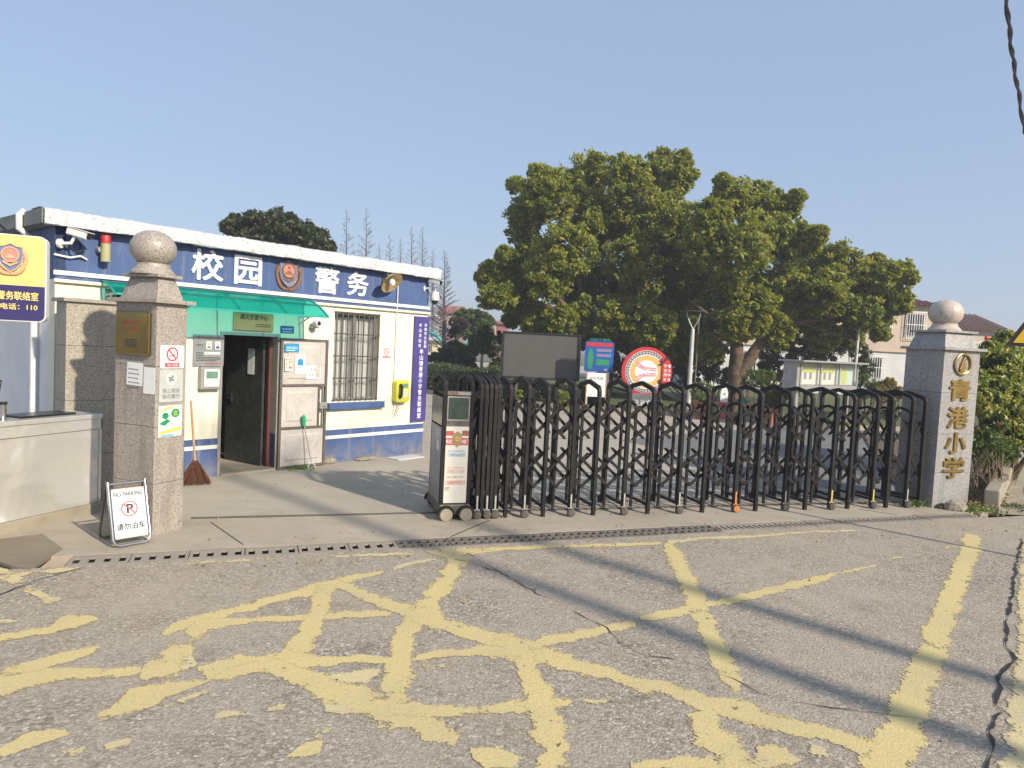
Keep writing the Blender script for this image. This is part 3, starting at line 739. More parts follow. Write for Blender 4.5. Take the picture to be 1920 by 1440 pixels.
marking(z4((1935, -20, 60), (1925, 200, 80), (1925, 420, 100), (1935, 640, 110), (1925, 830, 170), (1920, 1000, 190), (1910, 1200, 240), (1900, 1500, 280)), m='paint_worn')
marking(z2((830, 830, 30), (700, 850, 90), (560, 880, 90), (470, 860, 60)), m='paint_worn')
marking(z1((1270, 800, 40), (1230, 760, 70), (1150, 760, 120)), m='paint_worn')
marking(z2((1010, 800, 40), (1100, 790, 60), (1210, 790, 40)), m='paint_worn')
marking(z1((1050, 1060, 30), (1200, 1000, 40), (1400, 930, 30)), m='paint_worn')
marking(z2((440, 1060, 60), (560, 1080, 70), (640, 1090, 30)), m='paint_worn')
marking(z1((1720, 1060, 40), (1800, 1045, 40), (1860, 1030, 24)), m='paint_worn')
marking(z1((1350, 1130, 30), (1430, 1105, 40), (1600, 1095, 36)), m='paint_worn')
# cracks
def crack(pts, w):
    r = random.Random(len(pts)); q = [np.array(G(*p)[:2]) for p in pts]; line = ragged(q, .008, r, .07); b = MB()
    vs = []; 
    for i, p in enumerate(line):
        a = line[max(0, i - 1)]; c = line[min(len(line) - 1, i + 1)]; t = (c - a) / (np.linalg.norm(c - a) + 1e-9); k = np.array([-t[1], t[0]])
        ww = w * r.uniform(.1, 1.5); vs += [(*(p + k * ww / 2), 0), (*(p - k * ww / 2), 0)]
    b.add([(x, y, .0065) for x, y, _ in vs], [(2 * i, 2 * i + 1, 2 * i + 3, 2 * i + 2) for i in range(len(line) - 1)])
    return b.build('crack', 'tar', road)
crack(q3((-150, 60), (0, 150), (130, 230), (420, 380), (740, 540), (830, 640), (990, 720), (1150, 740), (1400, 810), (1560, 870), (1720, 960)) + q4((430, 1020), (700, 1060), (1000, 1095), (1290, 1130), (1480, 1190)), .0075)
crack(q4((1905, -30), (1870, 160), (1825, 420), (1800, 640), (1870, 740), (1775, 840), (1750, 980), (1725, 1180), (1680, 1480)), .022)
crack(q1((-40, 340), (100, 290), (230, 235), (400, 190), (560, 150)), .014)
crack(q2((1280, 100), (1340, 110), (1500, 160), (1640, 220), (1800, 300)), .008)
# sunken cover plate left of the drain
cp = [tuple(G(*p)[:2]) for p in ((-30, 1015), (80, 1002), (118, 1030), (55, 1068), (20, 1062), (-40, 1040))]
cv = struct(MB().flat(cp, -.02, .006).build('sunken_slab', 'slab_dark'), 'stained dark concrete slab at the foot of the steel counter')
# ================================================================== GUARD HOUSE
FAZ = 50.0; FA = (-4.045, 8.802)
def fw(s, off=0.0, z=0.0):                       # facade frame -> world (off = out from the wall)
    c, q = math.cos(R(FAZ)), math.sin(R(FAZ))
    return (FA[0] + c * s + q * off, FA[1] + q * s - c * off, z)
S0, S1, DEP = -1.45, 4.02, 3.6
gh = thing('guard_house', 'low cream guard house with blue painted band and silver roof edge', 'building', (*FA, 0), FAZ)
w = MB(); TH = .2
OP = [(-.95, -.30, 1.55, 2.30), (.46, 1.25, 0.0, 1.84), (2.17, 3.0, .93, 2.26)]
xs = sorted({S0, S1, *[o[0] for o in OP], *[o[1] for o in OP]}); ZT = 2.92
for a, b in zip(xs[:-1], xs[1:]):
    hole = [o for o in OP if o[0] <= a and o[1] >= b]
    if hole:
        _, _, z0, z1 = hole[0]
        if z0 > 0: w.box(a, b, 0, TH, -.1, z0)
        w.box(a, b, 0, TH, z1, ZT)
    else: w.box(a, b, 0, TH, -.1, ZT)
w.build('wall', 'guard_wall', gh)
MB().box(S0, S0 + .2, TH, DEP, -.1, ZT).build('side_wall', 'guard_side', gh) if 'guard_side' in MATS else MB().box(S0, S0 + .2, TH, DEP, -.1, ZT).build('side_wall', 'side_wall', gh)
MB().box(S0 - .003, S0 + .1, .0, DEP, 2.45, 2.92).build('painted_band', 'blue_paint', gh)
MB().box(S1 - .2, S1, TH, DEP, -.1, ZT).build('end_wall', 'guard_wall', gh)
MB().box(S0 + .2, S1 - .2, DEP - .2, DEP, -.1, ZT).build('rear_wall', 'inside', gh)
MB().box(S0 + .2, S1 - .2, TH, DEP - .2, -.05, .03).build('inside_floor', 'apron', gh)
MB().box(S0 + .2, S1 - .2, TH, DEP - .2, 2.7, 2.78).build('ceiling', 'inside', gh)
# roof slab with a crumpled silver edge, built as a fine uneven strip
MB().box(S0 - .12, S1 + .1, .0, DEP + .1, 2.93, 3.095).build('roof', 'roof_grey', gh)
b = MB(); nn = 150; r = random.Random(3); prof = [(-.10, 2.915), (-.15, 2.922), (-.155, 3.06), (-.12, 3.09), (.02, 3.105), (.3, 3.103)]
vs = []
for i in range(nn + 1):
    s = S0 - .15 + (S1 - S0 + .27) * i / nn; tilt = .0
    for (y, z) in prof: vs.append((s, y + r.gauss(0, .004), z + r.gauss(0, .003) + .003 * math.sin(i * .35)))
k = len(prof)
b.add(vs, [(i * k + j, (i + 1) * k + j, (i + 1) * k + j + 1, i * k + j + 1) for i in range(nn) for j in range(k - 1)])
o = b.build('roof_edge', 'foil', gh); shade(o, 60)
MB().box(S0 - .16, S0 - .11, -.1, DEP, 2.93, 3.085).build('roof_edge_return', 'roof_grey', gh)
# mouldings, base stripes
for z0, z1, m_, pr in ((2.405, 2.455, 'white_paint', .02), (2.325, 2.362, 'cream_paint', .045)):
    MB().box(S0 - .02, S1 + .03, -pr, -.001, z0, z1).build('moulding', m_, gh, bevel=.006)
for a, c in ((S0, .44), (1.27, S1 + .004)):
    MB().box(a, c, -.006, -.001, .365, .415).build('painted_stripe', 'white_paint', gh)
MB().box(2.08, 3.12, -.07, -.001, .805, .905).build('window_sill', 'blue_paint', gh, bevel=.006)
# lettering of the front
for ch, a, c, z0, z1 in (('校', .03, .426, 2.515, 2.888), ('园', .589, .962, 2.511, 2.874), ('警', 1.806, 2.205, 2.504, 2.871), ('务', 2.361, 2.744, 2.518, 2.864)):
    text(ch, (a + c) / 2, (z0 + z1) / 2, c - a, z1 - z0, y=-.001, depth=.02, m='white', parent=gh, name='letter', bold=.022)
# emblem on the front
def police_emblem(parent, cx, cz, h, y, mats, nm='emblem'):
    wr, sh, rd, gd = mats; k = h / 2
    e = MB().front([(cx + k * X, cz + k * Z) for X, Z in ((0, .98), (.3, .82), (.62, .78), (.66, .2), (.55, -.25), (.3, -.55), (0, -.75), (-.3, -.55), (-.55, -.25), (-.66, .2), (-.62, .78), (-.3, .82))], y - .012, y).build(nm, sh, parent)
    b = MB()
    for sgn in (-1, 1):
        for i in range(9):
            a = R(-85 + i * 14); rr = .86 + .03 * math.sin(i)
            x0, q0 = cx + sgn * k * rr * math.cos(a) * .95, cz + k * (.02 + rr * math.sin(a))
            L = k * .34; aa = a + R(62)
            t = (math.cos(aa) * sgn, math.sin(aa)); nrm = (-t[1], t[0])
            b.front([(x0 - t[0] * L * .5, q0 - t[1] * L * .5), (x0 + nrm[0] * L * .3, q0 + nrm[1] * L * .3), (x0 + t[0] * L * .6, q0 + t[1] * L * .6), (x0 - nrm[0] * L * .3, q0 - nrm[1] * L * .3)], y - .02 - .001 * i, y - .002)
    b.build('wreath', wr, e)
    b = MB(); pts = [(cx + k * X, y - .016, cz + k * Z) for X, Z in ((0, .98), (.32, .8), (.62, .77), (.66, .2), (.55, -.25), (.3, -.55), (0, -.75), (-.3, -.55), (-.55, -.25), (-.66, .2), (-.62, .77), (-.32, .8))]
    b.tube(pts, k * .045, 6, closed=True); b.build('shield_rim', wr, e, smooth=True)
    MB().front(ell(cx, cz + k * .3, k * .42, k * .46), y - .022, y - .012).build('disc', rd, e)
    MB().ring(k * .40, k * .47, y - .028, y - .012, (cx, cz + k * .3)).build('disc_rim', gd, e)
    b = MB(); b.front([(cx - k * .3, cz + k * .08), (cx + k * .3, cz + k * .08), (cx + k * .22, cz + k * .2), (cx - k * .22, cz + k * .2)], y - .027, y - .022)
    b.front([(cx - k * .14, cz + k * .2), (cx + k * .14, cz + k * .2), (cx + k * .1, cz + k * .3), (cx - k * .1, cz + k * .3)], y - .027, y - .022)
    st = [(cx + k * (.12 if i % 2 == 0 else .05) * math.cos(R(90 + 36 * i)), cz + k * .5 + k * (.12 if i % 2 == 0 else .05) * math.sin(R(90 + 36 * i))) for i in range(10)]
    b.front(st, y - .027, y - .022); b.front([(cx - k * .4, cz - k * .2), (cx, cz - k * .42), (cx + k * .4, cz - k * .2), (cx + k * .36, cz - k * .08), (cx, cz - k * .28), (cx - k * .36, cz - k * .08)], y - .024, y - .012)
    b.build('gate_tower', gd, e)
    return e
police_emblem(gh, 1.375, 2.69, .44, -.002, ('copper', 'badge_blue', 'badge_red', 'copper'))
# door frame and leaf standing open inwards
b = MB(); b.box(.42, .46, -.012, TH, 0, 1.88); b.box(.46, 1.25, -.012, TH, 1.84, 1.88); b.box(1.25, 1.285, -.012, TH, 0, 1.88)
b.build('door_frame', 'steel_grey', gh)
MB().box(1.205, 1.25, .13, TH, .03, 1.84).build('door_jamb', 'red_brown', gh)
MB().box(.46, .5, .13, TH, .03, 1.84).build('door_jamb', 'red_brown', gh)
MB().box(.46, 1.25, -.04, TH, -.02, .028).build('door_step', 'old_concrete', gh)
dl = MB().bar((1.17, .2, .93), (1.05, .96, .93), .04, 1.78).build('door', 'door_dark', gh, label='dark green inner door standing open inwards')
b = MB(); b.box(1.02, 1.055, .80, .84, .88, 1.0); b.bar((1.04, .82, .94), (.96, .80, .94), .02, .02); b.build('handle', 'plastic_black', dl)
MB().bar((1.115, .36, 1.48), (1.094, .49, 1.48), .004, .36).build('notice', 'paper', dl)
# barred window
win = MB(); x0, x1, z0, z1 = 2.17, 3.0, .93, 2.26
win.box(x0, x0 + .04, .06, .12, z0, z1); win.box(x1 - .04, x1, .06, .12, z0, z1); win.box(x0 + .04, x1 - .04, .06, .12, z0, z0 + .04); win.box(x0 + .04, x1 - .04, .06, .12, z1 - .04, z1)
win.box(2.56, 2.61, .065, .115, z0 + .04, z1 - .04)
wo = win.build('window', 'steel_grey', gh)
for a, c in ((x0 + .04, 2.56), (2.61, x1 - .04)): MB().box(a, c, .085, .09, z0 + .04, z1 - .04).build('pane', 'glass', wo)
b = MB(); n_ = 90; vs = []
for i in range(n_ + 1):
    x = x0 - .05 + (x1 - x0 + .1) * i / n_; y = .17 + .025 * math.sin(i * 1.1) + .012 * math.sin(i * 2.7 + 1)
    vs += [(x, y, z0 - .02), (x, y, z1 - .12)]
b.add(vs, [(2 * i, 2 * i + 2, 2 * i + 3, 2 * i + 1) for i in range(n_)]); b.build('curtain', 'curtain', wo, fix=False)
for i in range(9):
    x = x0 + .02 + (x1 - x0 - .04) * i / 8
    MB().box(x - .008, x + .008, -.036, -.022, z0 + .0, z1).build('window_bar', 'steel_dark', gh)
for z in (z0 + .015, z0 + .34, z0 + .67, z0 + 1.0, z1 - .01):
    MB().box(x0 - .01, x1 + .01, -.02, -.006, z - .01, z + .01).build('window_bar', 'steel_dark', gh)
# small window and awning hidden behind the pillar
b = MB(); b.box(-.95, -.91, .05, .1, 1.55, 2.3); b.box(-.34, -.30, .05, .1, 1.55, 2.3); b.box(-.91, -.34, .05, .1, 1.55, 1.59); b.box(-.91, -.34, .05, .1, 2.26, 2.3)
w2 = b.build('window', 'steel_grey', gh); MB().box(-.91, -.34, .07, .075, 1.59, 2.26).build('pane', 'glass_dark', w2)
for i in range(6): MB().box(-.86 + .1 * i, -.845 + .1 * i, -.03, -.016, 1.55, 2.3).build('window_bar', 'steel_dark', gh)
# curved awnings
def awning(s0, s1, p, z0, z1, ribs, label):
    def y_z(t): return (-p * math.sin(t * math.pi / 2) ** 1.0 if False else -p * t, z0 - (z0 - z1) * t ** 1.9)
    prof = [y_z(i / 14) for i in range(15)]
    vs = []; n_ = 24
    for i in range(n_ + 1):
        s = s0 + (s1 - s0) * i / n_
        vs += [(s, y, z) for y, z in prof]
    k = len(prof); b = MB()
    b.add(vs, [(i * k + j, (i + 1) * k + j, (i + 1) * k + j + 1, i * k + j + 1) for i in range(n_) for j in range(k - 1)])
    c = b.build('canopy', 'teal_sheet', gh, label=label, fix=False); shade(c, 60)
    for i in range(ribs):
        s = s0 + (s1 - s0) * i / (ribs - 1)
        MB().sweep_yz([(y, z - .012) for y, z in prof], .022, .018, s).build('rib', 'teal', c)
    MB().box(s0, s1, prof[-1][0] - .01, prof[-1][0] + .004, z1 - .022, z1 - .001).build('front_edge', 'teal', c)
    for s in (s0 + .06, s1 - .06):
        b = MB(); b.bar((s, -.01, z1 - .02), (s, -p * .92, z1 - .0), .02, .02); b.bar((s, -.01, z1 - .12), (s, -p * .45, z1 - .01), .016, .016); b.build('bracket', 'white_paint', c)
awning(-.28, 1.625, .62, 2.40, 2.15, 4, 'curved translucent teal awning over the doorway')
awning(-1.0, -.40, .42, 2.395, 2.25, 2, 'small teal awning over the window behind the pillar')
# pipes on the house
b = MB(); b.tube([(S0 - .15, .5, 3.1), (S0 - .2, .5, 3.05), (S0 - .2, .5, 2.9), (S0 - .05, .5, 2.78), (S0 - .05, .5, 0)], .035, 10); b.build('downpipe', 'plastic_white', gh, smooth=True)
b = MB(); b.tube([(3.335, -.02, 2.97), (3.335, -.02, 1.2)], .009, 8); b.build('conduit', 'plastic_white', gh, smooth=True)
b = MB(); b.tube([(S0 - .02, -.02, 2.62), (-1.32, -.03, 2.60), (-1.22, -.04, 2.63), (-1.15, -.02, 2.6)], .012, 8); b.build('conduit', 'plastic_white', gh, smooth=True)
# ------------------------------------------------ things fixed on the front
def on_wall(name, label, cat, s, z, off=0.0, group=None): return thing(name, label, cat, fw(s, off, z), FAZ, group)
# security door leaf folded back against the wall
t = thing('security_door', 'grey panelled security door folded open against the wall', 'door', fw(1.27, .02, 0), FAZ + -3)
b = MB(); W, Hh = .745, 1.83
b.box(0, .035, -.04, -.002, .01, Hh); b.box(W - .035, W, -.04, -.002, .01, Hh)
for z in (.01, .56, 1.16, Hh - .03): b.box(.035, W - .035, -.04, -.002, z, z + .03)
b.box(W - .14, W - .115, -.04, -.002, .59, 1.16)
b.build('frame', 'steel_dark', t)
for a, c, z0, z1 in ((.037, W - .037, .042, .558), (.037, W - .142, .592, 1.158), (.037, W - .037, 1.192, Hh - .032)):
    b = MB(); ins = .07
    b.box(a, c, -.022, -.006, z0, z1)
    b.frustum((a + ins, c - ins, z0 + ins, z1 - ins), (a + ins + .02, c - ins - .02, z0 + ins + .02, z1 - ins - .02), .0221, .032)
    k = 8; b.v[k:] = [(x, -z, y) for x, y, z in b.v[k:]]
    b.build('panel', 'door_grey', t)
b = MB(); b.box(W - .13, W - .01, -.07, -.041, .84, .93); b.lathe([(.018, 0), (.018, .02)], 12, (W - .05, -.07, .885), 'y'); b.build('lock', 'steel_grey', t)
def sheet_on(name, label, cat, s, z, w_, h_, m_, off=.07, extra=None, th=.003):
    t_ = on_wall(name, label, cat, s, z, off)
    MB().box(-w_ / 2, w_ / 2, -th, 0, -h_ / 2, h_ / 2).build('sheet', m_, t_)
    if extra: extra(t_, w_, h_, -th)
    return t_
def ex1(t_, w_, h_, y):
    text('来客扫码登记', 0, .0, w_ * .78, h_ * .3, y, .0015, 'white', t_, 'lettering'); MB().box(-w_ * .4, w_ * .2, y - .001, y, -h_ * .36, -h_ * .28).build('underline', 'white', t_)
sheet_on('door_sticker', 'blue sticker at the top corner of the grey security door', 'sticker', 1.43, 1.70, .22, .115, 'blue_light', extra=ex1)
def ex2(t_, w_, h_, y):
    b = MB(); r = random.Random(5)
    for i in range(14): x, z = r.uniform(-w_ * .42, w_ * .36), r.uniform(-h_ * .42, h_ * .38); b.box(x, x + .02, y - .001, y, z, z + .025)
    b.build('picture', 'wood', t_)
sheet_on('poster', 'small brown picture poster on the grey security door', 'poster', 1.385, 1.47, .115, .19, 'paper_cream', extra=ex2)
def ex3(t_, w_, h_, y):
    MB().front([(-.05, -.02), (.05, -.02), (.04, .06), (0, .08), (-.04, .06)], y - .0015, y).build('drawing', 'blue_light', t_)
sheet_on('paper_notice', 'white paper with a pale blue drawing on the grey security door', 'notice', 1.57, 1.475, .165, .27, 'paper', extra=ex3)
def ex4(t_, w_, h_, y):
    text('来客', 0, h_ * .2, w_ * .45, h_ * .26, y, .0015, 'ink_grey', t_); text('请登记', 0, -h_ * .2, w_ * .75, h_ * .26, y, .0015, 'ink_grey', t_)
sheet_on('paper_notice', 'white visitor registration notice low on the security door panel', 'notice', 1.78, 1.36, .24, .19, 'paper', off=.078, extra=ex4)
# brass board over the door
t = on_wall('brass_board', 'brass board over the doorway lettered for a shelter', 'sign', .872, 2.033, .003)
MB().box(-.285, .285, -.03, 0, -.125, .125).build('board', 'brass_light', t, bevel=.004)
text('避灾安置中心', 0, .055, .4, .075, -.03, .003, 'ink', t, bold=.01); lines(.02, .24, (-.04, -.065), .012, -.03, 2, .9).build('small_print', 'ink', t)
t = on_wall('address_plate', 'small blue address plate right of the brass board', 'sign', 1.385, 1.948, .003)
MB().front(rrect(-.105, .105, -.05, .05, .012), -.006, 0).build('plate', 'blue', t); text('牟山镇青港村', 0, .008, .16, .03, -.006, .002, 'white', t); lines(-.07, .08, (-.03,), .009, -.006, 3, .9).build('small_print', 'white', t)
t = on_wall('meter_box', 'grey plastic meter box under the notice board', 'box', .274, 1.28, .003)
MB().box(-.133, .133, -.085, 0, -.14, .14).build('case', 'steel_grey', t, bevel=.012); f_ = MB().box(-.095, .105, -.096, -.0851, -.105, .115).build('cover', 'plastic_white', t, bevel=.006)
MB().box(-.07, .08, -.099, -.0962, -.0, .09).build('window', 'lcd', f_); MB().box(-.07, .08, -.1, -.0962, -.04, -.02).build('label_strip', 'paper', f_)
text('意见箱', .005, .055, .11, .035, -.099, .001, 'ink_grey', f_)
t = on_wall('notice_plate', 'grey public notice plate with two portraits left of the doorway', 'notice', .27, 1.627, .003)
MB().front(rrect(-.2, .2, -.2, .2, .012), -.012, 0).build('plate', 'gate_silver', t); text('警务室信息公示牌', 0, .163, .3, .036, -.012, .002, 'red_light', t)
for x in (.0, .115):
    p_ = MB().box(x - .035, x + .035, -.015, -.0121, .02, .12).build('portrait', 'paper', t)
    MB().front(ell(x, .085, .014, .018, 12), -.0165, -.0151).build('face', 'orange', p_); MB().front([(x - .028, .03), (x + .028, .03), (x + .018, .062), (x - .018, .062)], -.0165, -.0151).build('shoulders', 'blue' if x else 'ink_grey', p_)
MB().box(-.06, .15, -.014, -.0121, -.045, -.015).build('name_strip', 'paper_cream', t)
lines(-.16, -.07, (.07, -.03, -.06), .014, -.012, 4, .9).build('small_print', 'ink', t); lines(-.16, .16, (-.085, -.105, -.125), .011, -.012, 6, .85).build('small_print', 'ink', t); lines(-.06, .16, (-.16,), .014, -.012, 7, .95).build('small_print', 'red', t)
# no-smoking sticker
def no_smoking(t_, k, y, band='禁止吸烟'):
    MB().ring(k * .74, k * .92, y - .002, y, (0, k * .35)).build('red_ring', 'red', t_)
    b = MB(); b.front([(-k * .6, k * .1), (-k * .5, 0), (k * .5, k * .26), (k * .46, k * .36)], y - .0012, y); b.front([(k * .36, k * .5), (k * .46, k * .5), (k * .3, k * .85), (k * .2, k * .8)], y - .0012, y); b.build('cigarette', 'ink', t_)
    b = MB(); a = .56; b.front([(-k * a - k * .06, k * .35 + k * a - k * .06), (-k * a + k * .06, k * .35 + k * a + k * .06), (k * a + k * .06, k * .35 - k * a + k * .06), (k * a - k * .06, k * .35 - k * a - k * .06)], y - .003, y - .0022); b.build('slash', 'red', t_)
    bnd = MB().box(-k * 1.1, k * 1.1, y - .002, y, -k * 1.35, -k * .8).build('red_band', 'red', t_); text(band, 0, -k * 1.08, k * 1.7, k * .36, y - .002, .001, 'white', bnd)
t = on_wall('no_smoking_sticker', 'small no smoking sticker between the barred window and the telephone', 'sticker', 3.17, 1.67, .002)
MB().front(rrect(-.075, .075, -.1, .1, .01), -.002, 0).build('backing', 'white', t); no_smoking(t, .062, -.002)
# telephone
t = on_wall('wall_telephone', 'lime yellow wall telephone beside the purple sign board', 'telephone', 3.45, 1.06, .003)
MB().front(rrect(-.14, .14, -.18, .175, .05), -.11, 0).build('body', 'lime', t, bevel=.015)
b = MB(); b.tube([(-.06, -.12, .10), (-.075, -.165, .08), (-.08, -.165, -.06), (-.065, -.12, -.09)], [.03, .022, .022, .03], 10); b.build('handset', 'plastic_black', t, smooth=True)
MB().box(.0, .095, -.118, -.1101, .06, .125).build('display', 'lcd', t)
b = MB()
for i in range(3):
    for j in range(4): b.box(.005 + .032 * i, .03 + .032 * i, -.116, -.1101, -.10 + .034 * j, -.075 + .034 * j)
b.build('keypad', 'plastic_white', t)
b = MB(); b.tube([(-.08, -.1, -.1), (-.1, -.08, -.25), (-.12, -.06, -.38), (-.09, -.05, -.42), (-.03, -.04, -.3), (0, -.04, -.17)], .005, 6); b.build('cord', 'steel_grey', t, smooth=True)
# purple sign board
t = on_wall('vertical_sign', 'tall purple sign board with white characters at the house corner', 'sign', 3.868, 1.415, .004)
MB().box(-.155, .155, -.045, 0, -.87, .865).build('board', 'purple', t, bevel=.006)
text('牟山镇青港小学警务联络室', -.0, -.24, .125, 1.16, -.045, .004, 'white', t, 'lettering', .014, True)
text('余姚市公安局', .072, .555, .055, .42, -.045, .003, 'white', t, 'lettering', .01, True); text('牟山派出所', -.045, .555, .055, .42, -.045, .003, 'white', t, 'lettering', .01, True)
# dish lamp
t = on_wall('wall_lamp', 'round dish lamp with amber shade under the silver roof edge', 'lamp', 3.0, 2.75, .26)
b = MB(); b.lathe([(.035, .09), (.06, .085), (.13, .055), (.185, 0), (.19, -.012), (.18, -.006), (.12, .045), (.05, .07), (.02, .075)], 28, caps=False)
o = b.build('shade', 'lamp_amber', t, smooth=True); o.rotation_euler = (R(-48), R(0), R(12))
MB().ball((0, -.01, -.0), (.05, .05, .06), 16, 10).build('bulb', 'white', t, smooth=True)
b = MB(); b.tube([(0, .05, .07), (.02, .12, .13), (.05, .2, .14), (.06, .25, .14)], .014, 8); b.build('arm', 'steel_grey', t, smooth=True)
# alarm beacon
t = on_wall('alarm_beacon', 'cylindrical alarm beacon with red top on the blue band', 'beacon', -.985, 2.735, .09)
MB().lathe([(.042, -.145), (.05, -.14), (.05, .06), (.042, .062)], 20).build('body', 'beacon_body', t, smooth=True); MB().lathe([(.05, .063), (.05, .14), (.044, .15)], 20).build('red_lens', 'red', t, smooth=True)
MB().lathe([(.04, 0), (.03, .07)], 16, (-.04, .085, -.01), 'y').build('bracket', 'steel_grey', t, smooth=True)
# cameras
def bullet_camera(label, s, z, off, rz_, pitch):
    t_ = thing('security_camera', label, 'camera', fw(s, off, z), rz_)
    b = MB(); b.front(rrect(-.045, .045, -.04, .04, .018), -.13, .09)
    o_ = b.build('housing', 'plastic_white', t_, bevel=.008); o_.rotation_euler = (R(pitch), 0, 0)
    MB().box(-.052, .052, -.16, .08, .0405, .047).build('hood', 'plastic_white', o_); MB().lathe([(.032, .1305), (.032, .15), (.024, .152)], 18, (0, 0, 0), 'y').build('lens', 'plastic_black', o_, smooth=True)
    b = MB(); b.tube([(0, .02, -.04), (0, .06, -.11), (-.02, .16, -.12)], .018, 8); b.lathe([(.05, -.02), (.05, .01)], 16, (-.02, .16, -.12), 'y'); b.build('bracket', 'plastic_white', t_, smooth=True)
    return t_
bullet_camera('white bullet camera at the left end of the blue band', -1.3, 2.86, .16, 90, 14)
t_ = thing('cable_coil', 'loops of black cable tucked under the left bullet camera', 'cable', fw(-1.28, .06, 2.72), FAZ)
b = MB()
for k in range(5):
    r = random.Random(k); a0 = r.uniform(0, 6); b.tube([(.055 * math.cos(a0 + i * .6) * r.uniform(.7, 1.1), -.02 * k * .4 - .01, .06 * math.sin(a0 + i * .6) * r.uniform(.8, 1.1)) for i in range(11)], .005, 5)
b.build('loops', 'cable', t_, smooth=True)
def dome_camera(label, s, z, off):
    t_ = thing('dome_camera', label, 'camera', fw(s, off, z), FAZ)
    MB().lathe([(.03, .14), (.06, .13), (.075, .06), (.075, 0), (.07, -.01)], 20).build('housing', 'plastic_white', t_, smooth=True); MB().ball((0, 0, -.012), (.06, .06, .065), 18, 8, -90, 0).build('dome', 'glass_dark', t_, smooth=True)
    b = MB(); b.tube([(0, 0, .13), (0, .02, .2), (-.0, .1, .22)], .014, 8); b.build('bracket', 'plastic_white', t_, smooth=True)
dome_camera('white dome camera hanging at the right corner of the house', 4.07, 2.57, .1)
bullet_camera('small white camera under the right end of the silver roof edge', 4.0, 2.87, .14, 62, 10)
t_ = thing('security_camera', 'small white camera tucked under the awning end', 'camera', fw(1.78, .08, 2.06), FAZ)
MB().lathe([(.045, 0), (.05, .03), (.045, .09), (.03, .1)], 16, (0, .0, 0), 'y').build('housing', 'plastic_white', t_, smooth=True); MB().lathe([(.032, .1), (.02, .105)], 14, (0, 0, 0), 'y').build('lens', 'plastic_black', t_, smooth=True); MB().box(-.05, .06, -.01, .075, -.07, -.05).build('bracket', 'steel_grey', t_)
# things leaning at the foot of the wall
t = thing('broom', 'brown straw broom with wooden handle leaning beside the doorway', 'broom', (-3.80, 8.55, 0), 30)
b = MB(); b.tube([(0, 0, .28), (-.05, .13, 1.02)], [.016, .013], 8); b.build('handle', 'wood', t, smooth=True)
b = MB(); r = random.Random(2)
for i in range(260):
    a = r.uniform(-1, 1); y0 = r.uniform(-.5, .5); b.bar((a * .03, y0 * .03, .30), (a * .19 + r.gauss(0, .008), y0 * .1, .004 + r.uniform(0, .03)), .006, .004)
b.build('bristles', 'bristle', t)
b = MB()
for z, w_ in ((.27, .045), (.22, .07)): b.tube([(w_ * math.cos(k * .524), .03 * math.sin(k * .524), z) for k in range(12)], .006, 5, closed=True)
b.build('binding', 'red_brown', t)
t = thing('litter_grabber', 'litter grabber with green handle leaning on the grey security door', 'tool', (-2.78, 9.95, 0), FAZ)
b = MB(); b.tube([(0, 0, .1), (-.05, .13, .62)], .007, 8); b.build('shaft', 'steel_grey', t, smooth=True)
b = MB(); b.tube([(0, 0, .1), (-.06, -.01, .05), (-.055, -.01, .0)], .007, 6); b.tube([(0, 0, .1), (.06, -.01, .05), (.055, -.01, .0)], .007, 6); b.build('claw', 'plastic_white', t, smooth=True)
b = MB(); b.tube([(-.05, .13, .6), (-.06, .12, .68), (-.08, .1, .74), (-.085, .09, .76)], [.022, .032, .026, .014], 8); b.build('handle', 'green_bright', t, smooth=True)
def stone(label, x, y, rx, ry, rz_, seed):
    b = MB(); b.ball((0, 0, rz_ * .55), (rx, ry, rz_), 12, 8); r = random.Random(seed)
    b.v = [(x_ * r.uniform(.86, 1.12), y_ * r.uniform(.86, 1.12), max(0, z_ * r.uniform(.9, 1.08))) for x_, y_, z_ in b.v]
    o_ = b.build('stone', 'rock'); o_.location = (x, y, 0); o_.rotation_euler = (0, 0, R(FAZ)); tag(o_, label, 'stone', 'stones at the foot of the house wall')
stone('rough grey stone at the foot of the security door', -2.68, 10.47, .14, .1, .07, 1)
stone('flat tan stone lying against the blue wall foot', -2.2, 10.93, .2, .09, .035, 2)
t = tag(MB().box(-.28, .28, -.14, .14, 0, .015).build('white_board', 'house_white', bevel=.003), 'flat pale plate lying on the ground below the purple sign', 'plate'); t.location = (-1.64, 11.28, .001); t.rotation_euler = (0, 0, R(52))
